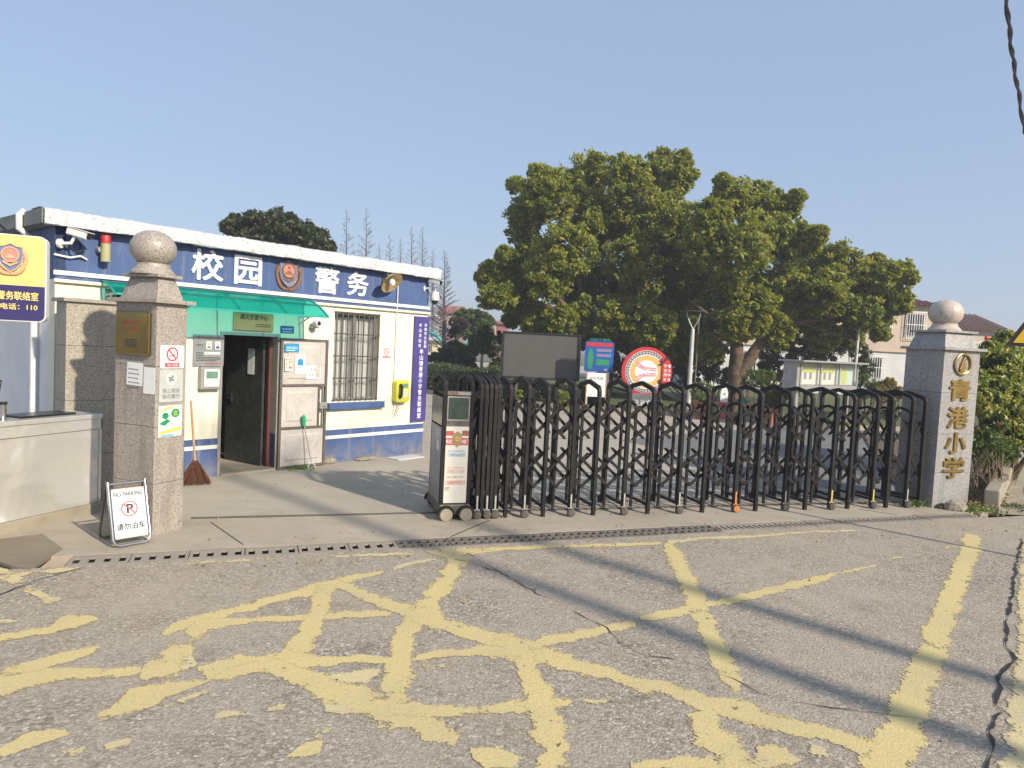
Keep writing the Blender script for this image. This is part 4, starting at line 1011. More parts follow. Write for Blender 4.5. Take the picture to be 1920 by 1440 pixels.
# ================================================================== GATE PILLARS
def pillar(label, loc, rotz, wx, wy, stone, ball_r):
    t = thing('gate_pillar', label, 'pillar', loc, rotz)
    cz = [(-.1, .47), (.473, .99), (.993, 1.54), (1.543, 2.11)]
    for z0, z1 in cz: MB().box(0, wx, 0, wy, z0, z1).build('granite_block', stone, t, bevel=.004)
    e = .055
    MB().box(-e, wx + e, -e, wy + e, 2.111, 2.148).build('ledge', stone, t, bevel=.004)
    a = .02; i_ = .075
    MB().frustum((a, wx - a, a, wy - a), (i_, wx - i_, i_, wy - i_), 2.149, 2.345).build('tapered_block', stone, t, bevel=.004)
    MB().box(i_ - .045, wx - i_ + .045, i_ - .045, wy - i_ + .045, 2.346, 2.375).build('ledge', stone, t, bevel=.004)
    cx, cy = wx / 2, wy / 2
    MB().lathe([(ball_r * .95, 2.376), (ball_r * .95, 2.395), (ball_r * .84, 2.42), (ball_r * .72, 2.45), (ball_r * .72, 2.475), (ball_r * .6, 2.48)], 32, (cx, cy, 0)).build('neck', 'granite_pink' if stone != 'granite_grey' else 'cap_ball', t, smooth=True)
    MB().ball((cx, cy, 2.47 + ball_r * .7), (ball_r, ball_r, ball_r * .86), 36, 22).build('stone_ball', 'granite_pink' if stone != 'granite_grey' else 'cap_ball', t, smooth=True)
    return t
granite('cap_ball', (.6, .52, .45), (.47, .4, .34), (.22, .18, .16))
LP, LAZ = (-3.195, 6.35, 0), 67.0
pl = pillar('pinkish granite gate pillar with stone ball beside the guard house', LP, LAZ, .33, .52, 'granite_pink', .2)
RP = (5.684, 9.395, 0)
pr = pillar('grey granite gate pillar with gold school name and stone ball', RP, GAZ, .62, .62, 'granite_grey', .215)
# gold emblem and characters on the right pillar
cx = .315
e = MB().ring(.125, .148, -.03, -.002, (cx, 1.93)).build('emblem_ring', 'gold', pr, bevel=.004)
b = MB()
b.front([(cx - .035, 1.80), (cx + .02, 1.83), (cx + .05, 1.90), (cx + .035, 1.98), (cx + .03, 2.05), (cx - .0, 2.0), (cx - .03, 1.94), (cx - .05, 1.88), (cx - .04, 1.84)], -.026, -.002)
b.build('flame', 'gold', e, bevel=.006)
b = MB(); b.front([(cx - .12, 1.86), (cx - .06, 1.825), (cx + .02, 1.815), (cx + .12, 1.86), (cx + .09, 1.83), (cx + .02, 1.795), (cx - .06, 1.80)], -.022, -.002); b.build('wave', 'gold', e, bevel=.004)
for ch, zc in (('青', 1.585), ('港', 1.215), ('小', .875), ('学', .54)):
    text(ch, cx - .01, zc, .345, .275, -.002, .022, 'gold', pr, 'letter', .03)
# ------------------------------------------------ things on the left pillar
def pil(name, label, cat, u, z, face, off=.002):
    """face 'r': the sunny right face, u from the front corner; face 'l': the shaded left face, u back from the corner"""
    c, s_ = math.cos(R(LAZ)), math.sin(R(LAZ))
    if face == 'r': p = (LP[0] + c * u + s_ * off, LP[1] + s_ * u - c * off); rz_ = LAZ
    else: p = (LP[0] - s_ * u - c * off, LP[1] + c * u - s_ * off); rz_ = LAZ - 90
    return thing(name, label, cat, (*p, z), rz_)
t = pil('brass_plaque', 'framed brass plaque with red engraved lettering on the left pillar', 'plaque', .27, 1.83, 'l')
MB().box(-.215, .215, -.035, 0, -.195, .195).build('plate', 'brass', t, bevel=.012)
MB().box(-.2, .2, -.038, -.0352, -.18, .18).build('raised_face', 'brass', t, bevel=.006)
text('余姚市青港小学', 0, .1, .24, .036, -.038, .002, 'plaque_red', t); text('安全校园', 0, .04, .15, .036, -.038, .002, 'plaque_red', t); lines(-.08, .08, (-.06, -.08, -.1, -.12), .012, -.038, 9, .9).build('small_print', 'ink', t)
def page(label, u, z, w_, h_, rot=0, seed=0):
    t_ = pil('paper_notice', label, 'notice', u, z, 'l'); o_ = MB().box(-w_ / 2, w_ / 2, -.003, 0, -h_ / 2, h_ / 2).build('sheet', 'paper', t_); t_.rotation_euler.y = R(rot)
    if seed: lines(-w_ * .4, w_ * .4, [h_ * .2 - .04 * i for i in range(5)], .012, -.003, seed, .5).build('print', 'ink_grey', t_)
page('white printed sheet pasted below the brass plaque', .26, 1.46, .2, .21, 2, 11)
page('blank pale sheet pasted at the front corner of the left pillar', .075, 1.41, .14, .24, 1)
t = pil('no_smoking_sign', 'square no smoking sign high on the sunny face of the left pillar', 'sign', .17, 1.63, 'r')
MB().front(rrect(-.13, .13, -.105, .105, .012), -.005, 0).build('plate', 'white', t); no_smoking(t, .07, -.005)
t = pil('firecracker_sign', 'grey sign forbidding firecrackers on the left pillar', 'sign', .165, 1.365, 'r')
MB().front(rrect(-.13, .13, -.15, .15, .01), -.005, 0).build('plate', 'gate_silver_pale', t)
MB().front(ell(0, .065, .055, .055), -.006, -.005).build('disc', 'paper_cream', t)
b = MB(); b.front([(-.03, .05), (-.01, .03), (.03, .09), (.01, .1)], -.008, -.006); b.front([(-.04, .075), (-.03, .09), (.035, .05), (.025, .035)], -.0075, -.006); b.build('picture', 'ink_grey', t)
text('禁止燃放', 0, -.045, .19, .042, -.005, .002, 'ink_grey', t, bold=.01); text('烟花爆竹', 0, -.098, .19, .042, -.005, .002, 'ink_grey', t, bold=.01)
t = pil('green_poster', 'bright green and white poster low on the left pillar', 'poster', .165, 1.04, 'r')
MB().box(-.13, .13, -.003, 0, -.145, .145).build('sheet', 'poster_sky', t)
b = MB(); b.front(ell(-.055, .05, .035, .03, 14), -.0045, -.003); b.front(ell(.055, .07, .045, .04, 14), -.0045, -.003); b.front([(-.12, -.02), (-.04, .02), (0, -.0), (-.06, -.04)], -.0045, -.003); b.build('leaves', 'green', t)
MB().front([(-.1, .09), (.02, .125), (.02, .14), (-.1, .105)], -.0045, -.003).build('band', 'lime', t); MB().front([(-.12, -.1), (.12, -.06), (.12, -.085), (-.12, -.12)], -.0045, -.003).build('band', 'lime', t); text('食', .055, .07, .05, .05, -.0045, .001, 'lime', t)
lines(-.1, .1, (-.132,), .012, -.003, 4).build('print', 'blue_light', t)
t = pil('acrylic_sheet', 'clear plastic sheet fixed along the back edge of the left pillar', 'sheet', .335, 1.0, 'r', -.06)
MB().box(.0, .05, -.003, 0, -.95, 1.08).build('sheet', 'acrylic', t)
t = pil('hinge_post', 'slim dark post with white clips behind the left pillar', 'post', .385, 0, 'r', -.12)
MB().box(0, .022, -.011, .011, .62, 2.05).build('rod', 'steel_dark', t); 
for z in (1.32, 1.6, 1.85): MB().box(-.04, .035, -.016, .016, z, z + .025).build('clip', 'plastic_white', t)
MB().box(-.055, -.041, -.011, .011, 0, 2.09).build('rod', 'acrylic', t)
# granite stub wall behind the left pillar
t = thing('granite_wall', 'stub of granite wall with flat coping between pillar and house', 'wall', fw(-1.53, .6), FAZ)
for i, (a, c) in enumerate(((-.1, .52), (.523, 1.09), (1.093, 1.66), (1.663, 2.11))): MB().box(0, .95, 0, .29, a, c).build('granite_block', 'granite_stub', t, bevel=.004)
MB().box(-.035, .985, -.035, .325, 2.111, 2.15).build('coping', 'cap_stone', t, bevel=.004)
# ------------------------------------------------ stainless steel counter with turnstile post
TA = (-4.441, 6.161, 0); TAZ = 70.84
t = thing('steel_counter', 'dented stainless steel counter on a concrete plinth at the left edge', 'counter', TA, TAZ)
MB().box(-2.2, 1.02, -.02, .45, -.05, .1).build('plinth', 'old_concrete', t, bevel=.01)
b = MB(); nx, nz = 64, 24; r = random.Random(4); dents = [(-.05, .22, .22, .03), (.3, .55, .25, -.018), (.75, .45, .2, .014), (.1, .62, .3, .012), (.9, .7, .2, -.01), (-.6, .4, .3, .02)]
vs = []
for j in range(nz + 1):
    for i in range(nx + 1):
        x_ = -2.2 + 3.18 * i / nx; z_ = .102 + .74 * j / nz
        y_ = sum(d_ * math.exp(-((x_ - a) ** 2 + (z_ - c) ** 2) / (s_ * s_)) for a, c, s_, d_ in dents); ed = min(1, min(.98 - x_, x_ + 2.2, z_ - .1, .842 - z_) / .06); vs.append((x_, .012 + y_ * max(0, ed), z_))
b.add(vs, [(j * (nx + 1) + i, j * (nx + 1) + i + 1, (j + 1) * (nx + 1) + i + 1, (j + 1) * (nx + 1) + i) for j in range(nz) for i in range(nx)])
o = b.build('front_panel', 'stainless', t, fix=False); shade(o, 80)
MB().box(-2.2, .98, .06, .44, .102, .84).build('body', 'stainless', t)
MB().box(-2.2, 1.0, 0, .45, .848, .955).build('upper_band', 'stainless', t, bevel=.004); MB().box(-2.2, 1.01, -.012, .46, .956, 1.0).build('top', 'stainless', t, bevel=.006)
MB().box(.982, 1.01, .0, .05, .102, .846).build('corner_trim', 'stainless', t)
MB().box(1.022, 1.1, .1, .45, 0, .98).build('end_board', 'wood_dark', t)
MB().box(.25, .8, .1, .36, 1.001, 1.02).build('card_slot', 'glass_dark', t)
def wz(x_, y_, z_=0, A=TA, az=TAZ):
    c, s_ = math.cos(R(az)), math.sin(R(az)); return (A[0] + c * x_ - s_ * y_, A[1] + s_ * x_ + c * y_, z_)
t = thing('face_terminal', 'tilted black face scanner on a short steel post', 'terminal', wz(.14, .18, 1.0), 20)
MB().lathe([(.03, 0), (.055, .003), (.03, .01), (.03, .13), (.032, .131), (.032, .16)], 18).build('post', 'chrome', t, smooth=True)
MB().lathe([(.034, .132), (.034, .158)], 18).build('collar', 'plastic_black', t, smooth=True)
o = MB().front(rrect(-.07, .07, -.12, .13, .015), -.012, .012).build('screen', 'plastic_black', t, bevel=.004); o.location = (-.09, -.02, .24); o.rotation_euler = (R(-12), R(14), R(35)); MB().box(.03, .055, -.014, -.0121, .05, .11).build('lens', 'steel_grey', o)
# ------------------------------------------------ police light box at the left edge
bx = P(88, 445, 6.0); bb = P(88, 605, 6.0); hh = float(bx[2] - bb[2])
t = thing('light_box_sign', 'rounded yellow and navy light box sign with police emblem', 'sign', (float(bx[0]) - .0, 6.0, 0), 24)
z0, z1 = float(bb[2]), float(bx[2]) ; W = .52
MB().front(rrect(-W, 0, z0, z1, .05), -.0, .14).build('case', 'plastic_white', t)
zm = z0 + (z1 - z0) * .415
def half(top):
    rr = rrect(-W + .009, -.009, z0 + .009, z1 - .009, .045)
    pts = [p for p in rr if (p[1] > zm) == top]
    return pts
up_ = [(-.009, zm)] + half(True) + [(-W + .009, zm)]
lo = half(False); k = [i for i, p in enumerate(lo) if p[0] < -W / 2]; lo = [(-W + .009, zm)] + [lo[i] for i in k] + [p for p in lo if p[0] >= -W / 2] + [(-.009, zm)]
MB().front(up_, -.006, -.001).build('yellow_face', 'yellow_sign', t); MB().front(lo, -.006, -.001).build('navy_face', 'navy', t)
police_emblem(t, -.25, (zm + z1) / 2 - .0, .27, -.006, ('emblem_pink', 'badge_blue', 'emblem_rose', 'emblem_pink'))
text('校园警务联络室', -.255, zm - .085, .4, .07, -.006, .003, 'yellow_sign', t, bold=.02); text('报警电话：110', -.25, zm - .175, .38, .05, -.006, .003, 'yellow_sign', t, bold=.02)
b = MB(); b.tube([(-W + .03, .08, z0 + .02), (-W + .03, .08, 0)], .03, 12); b.build('post', 'steel_grey', t, smooth=True)
b = MB(); b.tube([(-.25, .06, z1 - .01), (-.55, .3, z1 + .25), (-.9, .6, z1 + .6)], .01, 6); b.build('stay_cable', 'cable', t, smooth=True)
# ------------------------------------------------ A-frame sign
fl = G(213, 1029); fr = G(283, 1017); ax = math.degrees(math.atan2(fr[1] - fl[1], fr[0] - fl[0])); W = float(np.hypot(fr[0] - fl[0], fr[1] - fl[1]))
t = thing('floor_sign', 'folding steel no parking floor sign before the left pillar', 'sign', (float(fl[0]), float(fl[1]), 0), ax)
tilt = 17; Hs = .55
def tilted(o_, a, yoff=0):
    o_.rotation_euler = (R(a), 0, 0); o_.location = (0, yoff, .016)
def hoop(z0=0.0, r_=.014):
    c = .05
    return [(0 + .0, 0, Hs), (0, 0, z0 + c), (c * .3, 0, z0 + c * .3), (c, 0, z0), (W - c, 0, z0), (W - c * .3, 0, z0 + c * .3), (W, 0, z0 + c), (W, 0, Hs)]
fo = MB().tube(hoop(), .014, 10).build('front_frame', 'chrome', t, smooth=True); tilted(fo, -tilt)
MB().tube([(0, 0, Hs - .02), (W, 0, Hs - .02)], .012, 10).build('top_rail', 'chrome', fo, smooth=True)
bk = MB().tube(hoop(), .012, 10).build('rear_frame', 'steel_dark', t, smooth=True); tilted(bk, tilt, 2 * Hs * math.sin(R(tilt)) + .02)
f2 = MB().box(.018, W - .018, -.005, .003, .075, Hs - .085).build('panel', 'sign_white', fo)
MB().box(.018, W - .018, -.007, .004, .055, .0745).build('lower_rail', 'steel_grey', fo); MB().box(.018, W - .018, -.007, .004, Hs - .0845, Hs - .065).build('upper_rail', 'steel_grey', fo)
cxs = W / 2; text('NO PARKING', cxs, .435, W * .78, .036, -.005, .003, 'ink', fo, bold=.012)
MB().ring(.058, .068, -.0075, -.005, (cxs, .305)).build('red_ring', 'red_light', fo)
text('P', cxs + .005, .305, .05, .078, -.005, .0015, 'ink', fo, bold=.03)
b = MB(); a = .045; b.front([(cxs - a - .004, .305 + a - .004), (cxs - a + .004, .305 + a + .004), (cxs + a + .004, .305 - a + .004), (cxs + a - .004, .305 - a - .004)], -.008, -.0068); b.build('slash', 'red_light', fo)
text('请勿泊车', cxs, .155, W * .76, .058, -.005, .003, 'ink', fo, bold=.012)

# ================================================================== RETRACTABLE GATE
gate = thing('retractable_gate', 'black folding retractable gate half drawn across the entrance', 'gate', (*gp(0, 0), 0), GAZ)
DPH = .60; HS = 1.435
def arch(y0, y1, z0, zs, zp):
    c = .045
    return [(y0, z0), (y0, zs - .03), (y0 + .013, zs + .003), (y0 + c, zs + .025), ((y0 + y1) / 2, zp), (y1 - c, zs + .025), (y1 - .013, zs + .003), (y1, zs - .03), (y1, z0)]
hm = MB().sweep_yz(arch(0, DPH, .0, HS, 1.515), .037, .047); hm.box(-.013, .013, .026, DPH - .026, .09, .12)
hoop_me = hm.mesh('hoop'); hoop_me.materials.append(MATS['gate_black'])
im_ = MB().sweep_yz(arch(.12, DPH - .12, .06, 1.245, 1.3), .027, .032); inner_me = im_.mesh('inner_hoop'); inner_me.materials.append(MATS['gate_black'])
wh = MB().lathe([(.02, -.016), (.042, -.018), (.048, -.012), (.048, .012), (.042, .018), (.02, .016)], 20, (0, 0, 0), 'y'); wheel_me = wh.mesh('wheel'); wheel_me.materials.append(MATS['rubber'])
wr_ = MB().ring(.02, .036, -.022, -.018, (0, 0), n=20)
for k in range(5): wr_.bar((.01 * math.cos(k * 1.257), -.02, .01 * math.sin(k * 1.257)), (.03 * math.cos(k * 1.257), -.02, .03 * math.sin(k * 1.257)), .004, .008)
wr_.lathe([(.012, .017), (.012, .026)], 10, (0, 0, 0), 'y'); rim_me = wr_.mesh('rim'); rim_me.materials.append(MATS['steel_dark'])
rimo_me = wr_.mesh('rim'); rimo_me.materials.append(MATS['guard_orange'])
gu = MB().box(-.009, .009, -.008, .0, .0, .15); gu.box(-.03, .03, -.007, .004, -.05, .0)
guard_me = {}
for k_ in ('guard_pale', 'guard_yellow', 'guard_orange'):
    guard_me[k_] = gu.mesh('wheel_guard'); guard_me[k_].materials.append(MATS[k_])
HOOPS = [(-2.88, 1), (-2.825, 0), (-2.77, 1), (-2.72, 0), (-2.675, 1), (-2.55, 0), (-2.34, 1), (-2.11, 0), (-1.79, 1), (-1.50, 0), (-1.13, 1), (-.81, 0), (-.41, 1), (-.08, 0), (.36, 1), (.67, 0), (1.08, 1), (1.40, 0), (1.78, 1), (2.06, 0), (2.44, 1), (2.68, 0), (3.0, 1), (3.23, 0)]
def link(me, nm, par, loc=(0, 0, 0)):
    o_ = bpy.data.objects.new(nm, me); col.objects.link(o_); o_.parent = par; o_.location = loc; return o_
hoops = []
for i, (s, wl) in enumerate(HOOPS):
    h = link(hoop_me, 'hoop', gate, (s, 0, .0 if not wl else .01)); h.rotation_euler = (R(rng.gauss(0, .3)), 0, R(rng.gauss(0, .8))); hoops.append(h)
    if wl:
        g_ = 'guard_orange' if abs(s - .36) < .01 else ('guard_yellow' if s in (1.78, 2.44) else 'guard_pale')
        for y in (-.045, DPH + .045):
            w_ = link(wheel_me, 'wheel', h, (0, y, .038)); 
            link(rimo_me if g_ == 'guard_orange' else rim_me, 'rim', h, (0, y, .038))
            link(guard_me[g_], 'wheel_guard', h, (0.0, -.027 if y < 0 else DPH + .035, .09))
    if i + 1 < len(HOOPS):
        p = HOOPS[i + 1][0] - s
        if p > .1: link(inner_me, 'inner_hoop', gate, (s + p / 2, 0, 0))
    # scissor bars pivoting on this hoop
    pl_ = (s - HOOPS[i - 1][0]) / 2 if i else .02; pr_ = (HOOPS[i + 1][0] - s) / 2 if i + 1 < len(HOOPS) else .05
    for y, sd in ((-.005, -1), (DPH + .005, 1)):
        for zc, up in ((1.09, 1), (.47, -1)):
            for dr in (-1, 1):
                a = pl_ if dr > 0 else pr_; c = pr_ if dr > 0 else pl_; ov = min(.07, c * .45)
                sl = .15
                A_ = (-dr * a, y + sd * (.03 + .012 * (dr > 0)) * (-1 if sd < 0 else 1) * 0 + (.045 if sd < 0 else -.045) + .012 * dr, zc + up * sl)
                B_ = (dr * (c + ov), A_[1], zc - up * sl * (1 + ov / max(c, .02)) if c > .06 else zc - up * sl * 1.2)
                b = MB().bar(A_, B_, .012, .034); b.lathe([(.013, -.012), (.013, .012)], 8, B_, 'y'); b.lathe([(.013, -.012), (.013, .012)], 8, A_, 'y')
                b.build('scissor_bar', 'gate_black', h)
# drive cabinet at the free end
c0, c1 = -3.29, -2.965
for s in (c0 + .018, c1 - .018): link(hoop_me, 'hoop', gate, (s, 0, .03))
cb = MB().box(c0 + .036, c1 - .036, .012, DPH - .012, .17, 1.33).build('cabinet', 'gate_black', gate)
MB().box(c0 - .005, c1 + .005, -.055, DPH + .055, .06, .165).build('cabinet_base', 'steel_dark', cb, bevel=.012)
MB().box(c0 - .004, c0 - .0005, .03, DPH - .03, .17, .98).build('side_panel', 'gate_silver', cb)
MB().box(c0 - .004, c0 - .0005, .03, DPH - .03, 1.0, 1.30).build('side_window', 'glass_dark', cb)
MB().box(c0 - .006, c0 - .0042, .12, .24, .72, .82).build('maker_label', 'paper', cb); MB().box(c0 - .006, c0 - .0042, .1, .3, .84, .95).build('maker_label', 'gate_silver_pale', cb)
MB().box(c0 + .03, c1 - .03, -.02, .011, 1.33, 1.375).build('top_rail', 'red_brown_pale', cb)
MB().box(c0 + .15, c1 - .03, -.022, -.0201, 1.335, 1.37).build('top_tape', 'guard_pale', cb)
MB().box(c0 + .04, c1 - .04, -.016, .011, 1.06, 1.32).build('display_frame', 'steel_grey', cb); MB().box(c0 + .052, c1 - .052, -.019, -.0161, 1.075, 1.305).build('display', 'glass_green', cb)
MB().box(c0 + .036, c1 - .036, -.015, .011, 1.0, 1.058).build('rail', 'steel_dark', cb)
cmid = (c0 + c1) / 2; pn = MB().box(c0 + .036, c1 - .036, -.016, .011, .175, .998).build('advert_panel', 'paper_cream', cb)
MB().box(c0 + .038, c1 - .038, -.0185, -.0161, .80, .875).build('red_band', 'red_light', cb); text('电动门', c0 + .085, .838, .085, .045, -.0185, .001, 'white', cb, bold=.012); text('伸缩门', c1 - .085, .838, .085, .045, -.0185, .001, 'white', cb, bold=.012)
MB().box(c0 + .04, c0 + .12, -.018, -.0161, .90, .95).build('picture', 'red_light', cb); MB().box(c1 - .11, c1 - .04, -.018, -.0161, .90, .955).build('picture', 'terracotta', cb)
MB().front([(cmid - .05, .92), (cmid, .945), (cmid + .05, .92), (cmid + .048, .84), (cmid, .775), (cmid - .048, .84)], -.021, -.0186).build('shield', 'brass_light', cb)
MB().ring(.014, .026, -.023, -.0211, (cmid, .865), n=20).build('shield_ring', 'orange', cb)
for tx, z, h_, m_ in (('牟山门业 电动伸缩门', .735, .018, 'blue_light'), ('13486666005', .695, .04, 'blue_light'), ('专业安装维修', .555, .016, 'pink'), ('18005751690', .515, .04, 'pink'), ('电动门 伸缩门 卷帘门', .455, .018, 'red_light'), ('15888095833', .395, .044, 'red_light')):
    text(tx, cmid, z, .19 if h_ < .044 else .215, h_, -.016, .001, m_, cb, bold=.004)
lines(c0 + .05, c0 + .12, (.345, .33, .315), .008, -.016, 5).build('small_print', 'ink_grey', cb)
bw = MB().lathe([(.03, -.02), (.062, -.022), (.07, -.014), (.07, .014), (.062, .022), (.03, .02)], 24, (0, 0, 0), 'y'); bw_me = bw.mesh('wheel'); bw_me.materials.append(MATS['old_concrete'])
for s in (c0 + .06, c1 - .05):
    for y in (-.085, DPH + .085):
        link(bw_me, 'wheel', cb, (s, y, .064)); MB().ring(.076, .096, y - .024, y + .024, (s, .066), 0, 180, 18).build('wheel_arch', 'gate_black', cb)
# ================================================================== BEHIND THE GATE
def V3(p): return tuple(float(x) for x in p)
# planting bed with kerb
edge = [(-14, 27.5), (-4, 26.2), (-.4, 22.6), (2.9, 21.5), (5.9, 21.3), (9.2, 19.6), (14, 20.5), (20, 26)]
bed = struct(MB().flat(edge + [(30, 45), (-25, 45)], -.05, .06).build('planting_bed', 'lawn'), 'planted bed of soil and thin grass behind the courtyard')
b = MB()
for (xa, ya), (xb, yb) in zip(edge[:-1], edge[1:]): b.bar((xa, ya - .06, .06), (xb, yb - .06, .06), .13, .14)
b.build('kerb', 'old_concrete', bed)
def at(px, py, Y): return V3(P(px, py, Y))
# --- LED screen
def board_rect(px0, px1, py0, py1, Y):
    a, c = P(px0, py1, Y), P(px1, py1, Y); t0 = P((px0 + px1) / 2, py0, Y); b0 = P((px0 + px1) / 2, py1, Y)
    return float((a[0] + c[0]) / 2), float(c[0] - a[0]), float(b0[2]), float(t0[2])
cx, W, z0, z1 = board_rect(938, 1086, 624, 712, 23.2)
t = thing('led_screen', 'large blank grey outdoor screen in a black frame', 'screen', (cx, 23.2, 0), 2)
MB().box(-W / 2, W / 2, 0, .22, z0, z1).build('cabinet', 'plastic_black', t, bevel=.01)
MB().box(-W / 2 + .07, W / 2 - .1, -.006, -.0005, z0 + .07, z1 - .05).build('display', 'screen_grey', t)
b = MB(); b.box(-W / 2, W / 2, -.05, -.007, z1 - .045, z1); b.box(-W / 2, -W / 2 + .05, -.05, -.007, z0 + .06, z1 - .046); b.box(W / 2 - .085, W / 2, -.05, -.007, z0 + .06, z1 - .046); b.box(-W / 2, W / 2, -.05, -.007, z0, z0 + .059); b.build('bezel', 'plastic_black', t)
for x in (-W * .3, W * .3): MB().box(x - .06, x + .06, .06, .18, 0, z0).build('leg', 'steel_dark', t)
# --- blue information board
cx, W, z0, z1 = board_rect(1095, 1149, 641, 697, 22.4)
t = thing('information_board', 'blue information board with red and green fields on two posts', 'sign', (cx, 22.4, 0), 0)
MB().front(rrect(-W / 2, W / 2, z0, z1, .04), 0, .05).build('panel', 'blue', t); h = z1 - z0
MB().box(-W * .45, W * .2, -.006, -.0005, z1 - .15, z1 - .03).build('red_field', 'red', t); MB().box(W * .24, W * .45, -.006, -.0005, z1 - .15, z1 - .03).build('red_field', 'red', t)
MB().front(ell(-W * .3, z0 + h * .42, W * .1, h * .36), -.006, -.0005).build('green_field', 'green', t); MB().box(-W * .1, W * .36, -.006, -.0005, z0 + h * .22, z0 + h * .42).build('green_field', 'green', t)
for k_, zz in enumerate((.68, .51)):
    MB().box(-W * .1, W * .42, -.005, -.0005, z0 + h * zz - .01, z0 + h * zz + .09).build('pale_field', 'blue_light', t)
    lines(-W * .08, W * .4, (z0 + h * zz + .04,), .06, -.005, k_, .9).build('figures', 'red_light', t)
text('WC', W * .25, z0 + .07, .1, .06, 0, .004, 'white', t); text('校园平面图', 0, z1 + .07, W * .7, .07, .02, .01, 'teal', t)
MB().box(-W * .42, W * .42, .012, .03, z1 + .005, z1 + .025).build('header', 'blue', t)
for x in (-W * .36, W * .36): MB().box(x - .025, x + .025, .0505, .1, 0, z0 + .2).build('post', 'plastic_white', t)
cx, W, z0, z1 = board_rect(1099, 1134, 699, 750, 21.9)
t = thing('white_stand', 'white upright notice stand under the blue information board', 'notice board', (cx, 21.9, 0), 0)
MB().box(-W / 2, W / 2, 0, .03, z0 + .1, z1).build('panel', 'white', t); text('校外车辆', 0, z1 - .17, W * .7, .1, 0, .004, 'ink_grey', t); text('停', W * .2, z1 - .42, .1, .1, 0, .004, 'ink_grey', t)
b = MB(); b.box(-W / 2 - .03, -W / 2 - .001, -.01, .04, 0, z1 + .02); b.box(W / 2 + .001, W / 2 + .03, -.01, .04, 0, z1 + .02); b.build('frame', 'wood', t)
# --- round red sign on a stone
cx, cy_, cz = at(1212, 697, 22.0); rr = 46 / FPX * 22.2
t = thing('round_sign', 'round red sign with key pattern ring and white centre', 'sign', (cx, 22.0, 0), 0)
MB().front(ell(0, cz, rr, rr, 48), .0, .12).build('disc', 'red', t)
MB().ring(rr * .66, rr * .86, -.006, -.0005, (0, cz), 45, 315).build('pattern_ring', 'white', t)
b = MB()
for k in range(30):
    a = R(48 + k * 9); er, et = (math.cos(a), math.sin(a)), (-math.sin(a), math.cos(a)); q = rr * .055
    def pt(u, v): return (er[0] * (rr * .76 + v * q) + et[0] * u * q, -.009, cz + er[1] * (rr * .76 + v * q) + et[1] * u * q)
    path = [(-1.1, -1.3), (-1.1, 1.2), (1.0, 1.2), (1.0, -.6), (-.1, -.6), (-.1, .4)]
    for p_, q_ in zip(path[:-1], path[1:]): b.bar(pt(*p_), pt(*q_), .006, q * .45, up=(0, 1, 0)) if False else b.bar(pt(*p_), pt(*q_), q * .5, .005, up=(0, 1, 0))
b.build('key_pattern', 'ink', t)
MB().ring(rr * .45, rr * .655, -.007, -.0005, (0, cz)).build('orange_ring', 'orange', t)
MB().front(ell(-.0, cz, rr * .46, rr * .46, 36), -.009, -.0005).build('white_disc', 'white', t)
b = MB()
for sg in (-1, 1):
    for o_ in (.06, .2): b.front([(-rr * .42, cz + sg * rr * (o_ + .16)), (-rr * .1, cz + sg * rr * (o_ * .5 + .03)), (rr * .4, cz + sg * rr * (o_ * .6)), (rr * .4, cz + sg * rr * (o_ * .6 + .05)), (-rr * .1, cz + sg * rr * (o_ * .5 + .1)), (-rr * .42, cz + sg * rr * (o_ + .24))], -.012 - .001 * (sg > 0), -.0092)
b.build('stripes', 'pink', t); text('法', 0, cz, rr * .3, rr * .3, -.012, .004, 'white', t, 'emblem')
wd = [(rr * .5, cz)] + [(rr * 1.0 * math.cos(R(a)), cz + rr * 1.0 * math.sin(R(a))) for a in range(-40, 41, 8)]
MB().front([(rr * .62, cz + rr * .5), (rr * .62, cz - rr * .5)] + [(rr * 1.02 * math.cos(R(a)), cz + rr * 1.02 * math.sin(R(a))) for a in range(-38, 39, 7)], -.05, -.0125).build('red_wedge', 'red', t)
b = MB()
for sg in (-1, 1): b.bar((rr * .52, -.03, cz + sg * rr * .3), (rr * .86, -.03, cz + sg * rr * .64), .05, .05, up=(0, 1, 0))
b.build('dark_gap', 'ink', t)
text('尊法学法', rr * .9, cz, rr * .13, rr * .72, -.05, .004, 'white', t, 'lettering', .015, True); text('守法用法', rr * .74, cz, rr * .13, rr * .72, -.05, .004, 'white', t, 'lettering', .015, True)
MB().box(-.05, .05, .121, .2, 0, cz).build('support', 'steel_dark', t)
cx2, W, z0, z1 = board_rect(1170, 1242, 738, 772, 21.8)
o = MB(); o.frustum((-W / 2, W / 2, -.15, .15), (-W * .4, W * .4, -.1, .1), 0, max(.35, z1)); t = thing('engraved_stone', 'dark stone block with white characters below the round sign', 'stone', (cx2, 21.7, 0), 0)
o.build('block', 'stone_dark', t, bevel=.02); tt = text('法治文化', 0, max(.35, z1) * .55, W * .62, .19, -.135, .02, 'white', t, bold=.01)
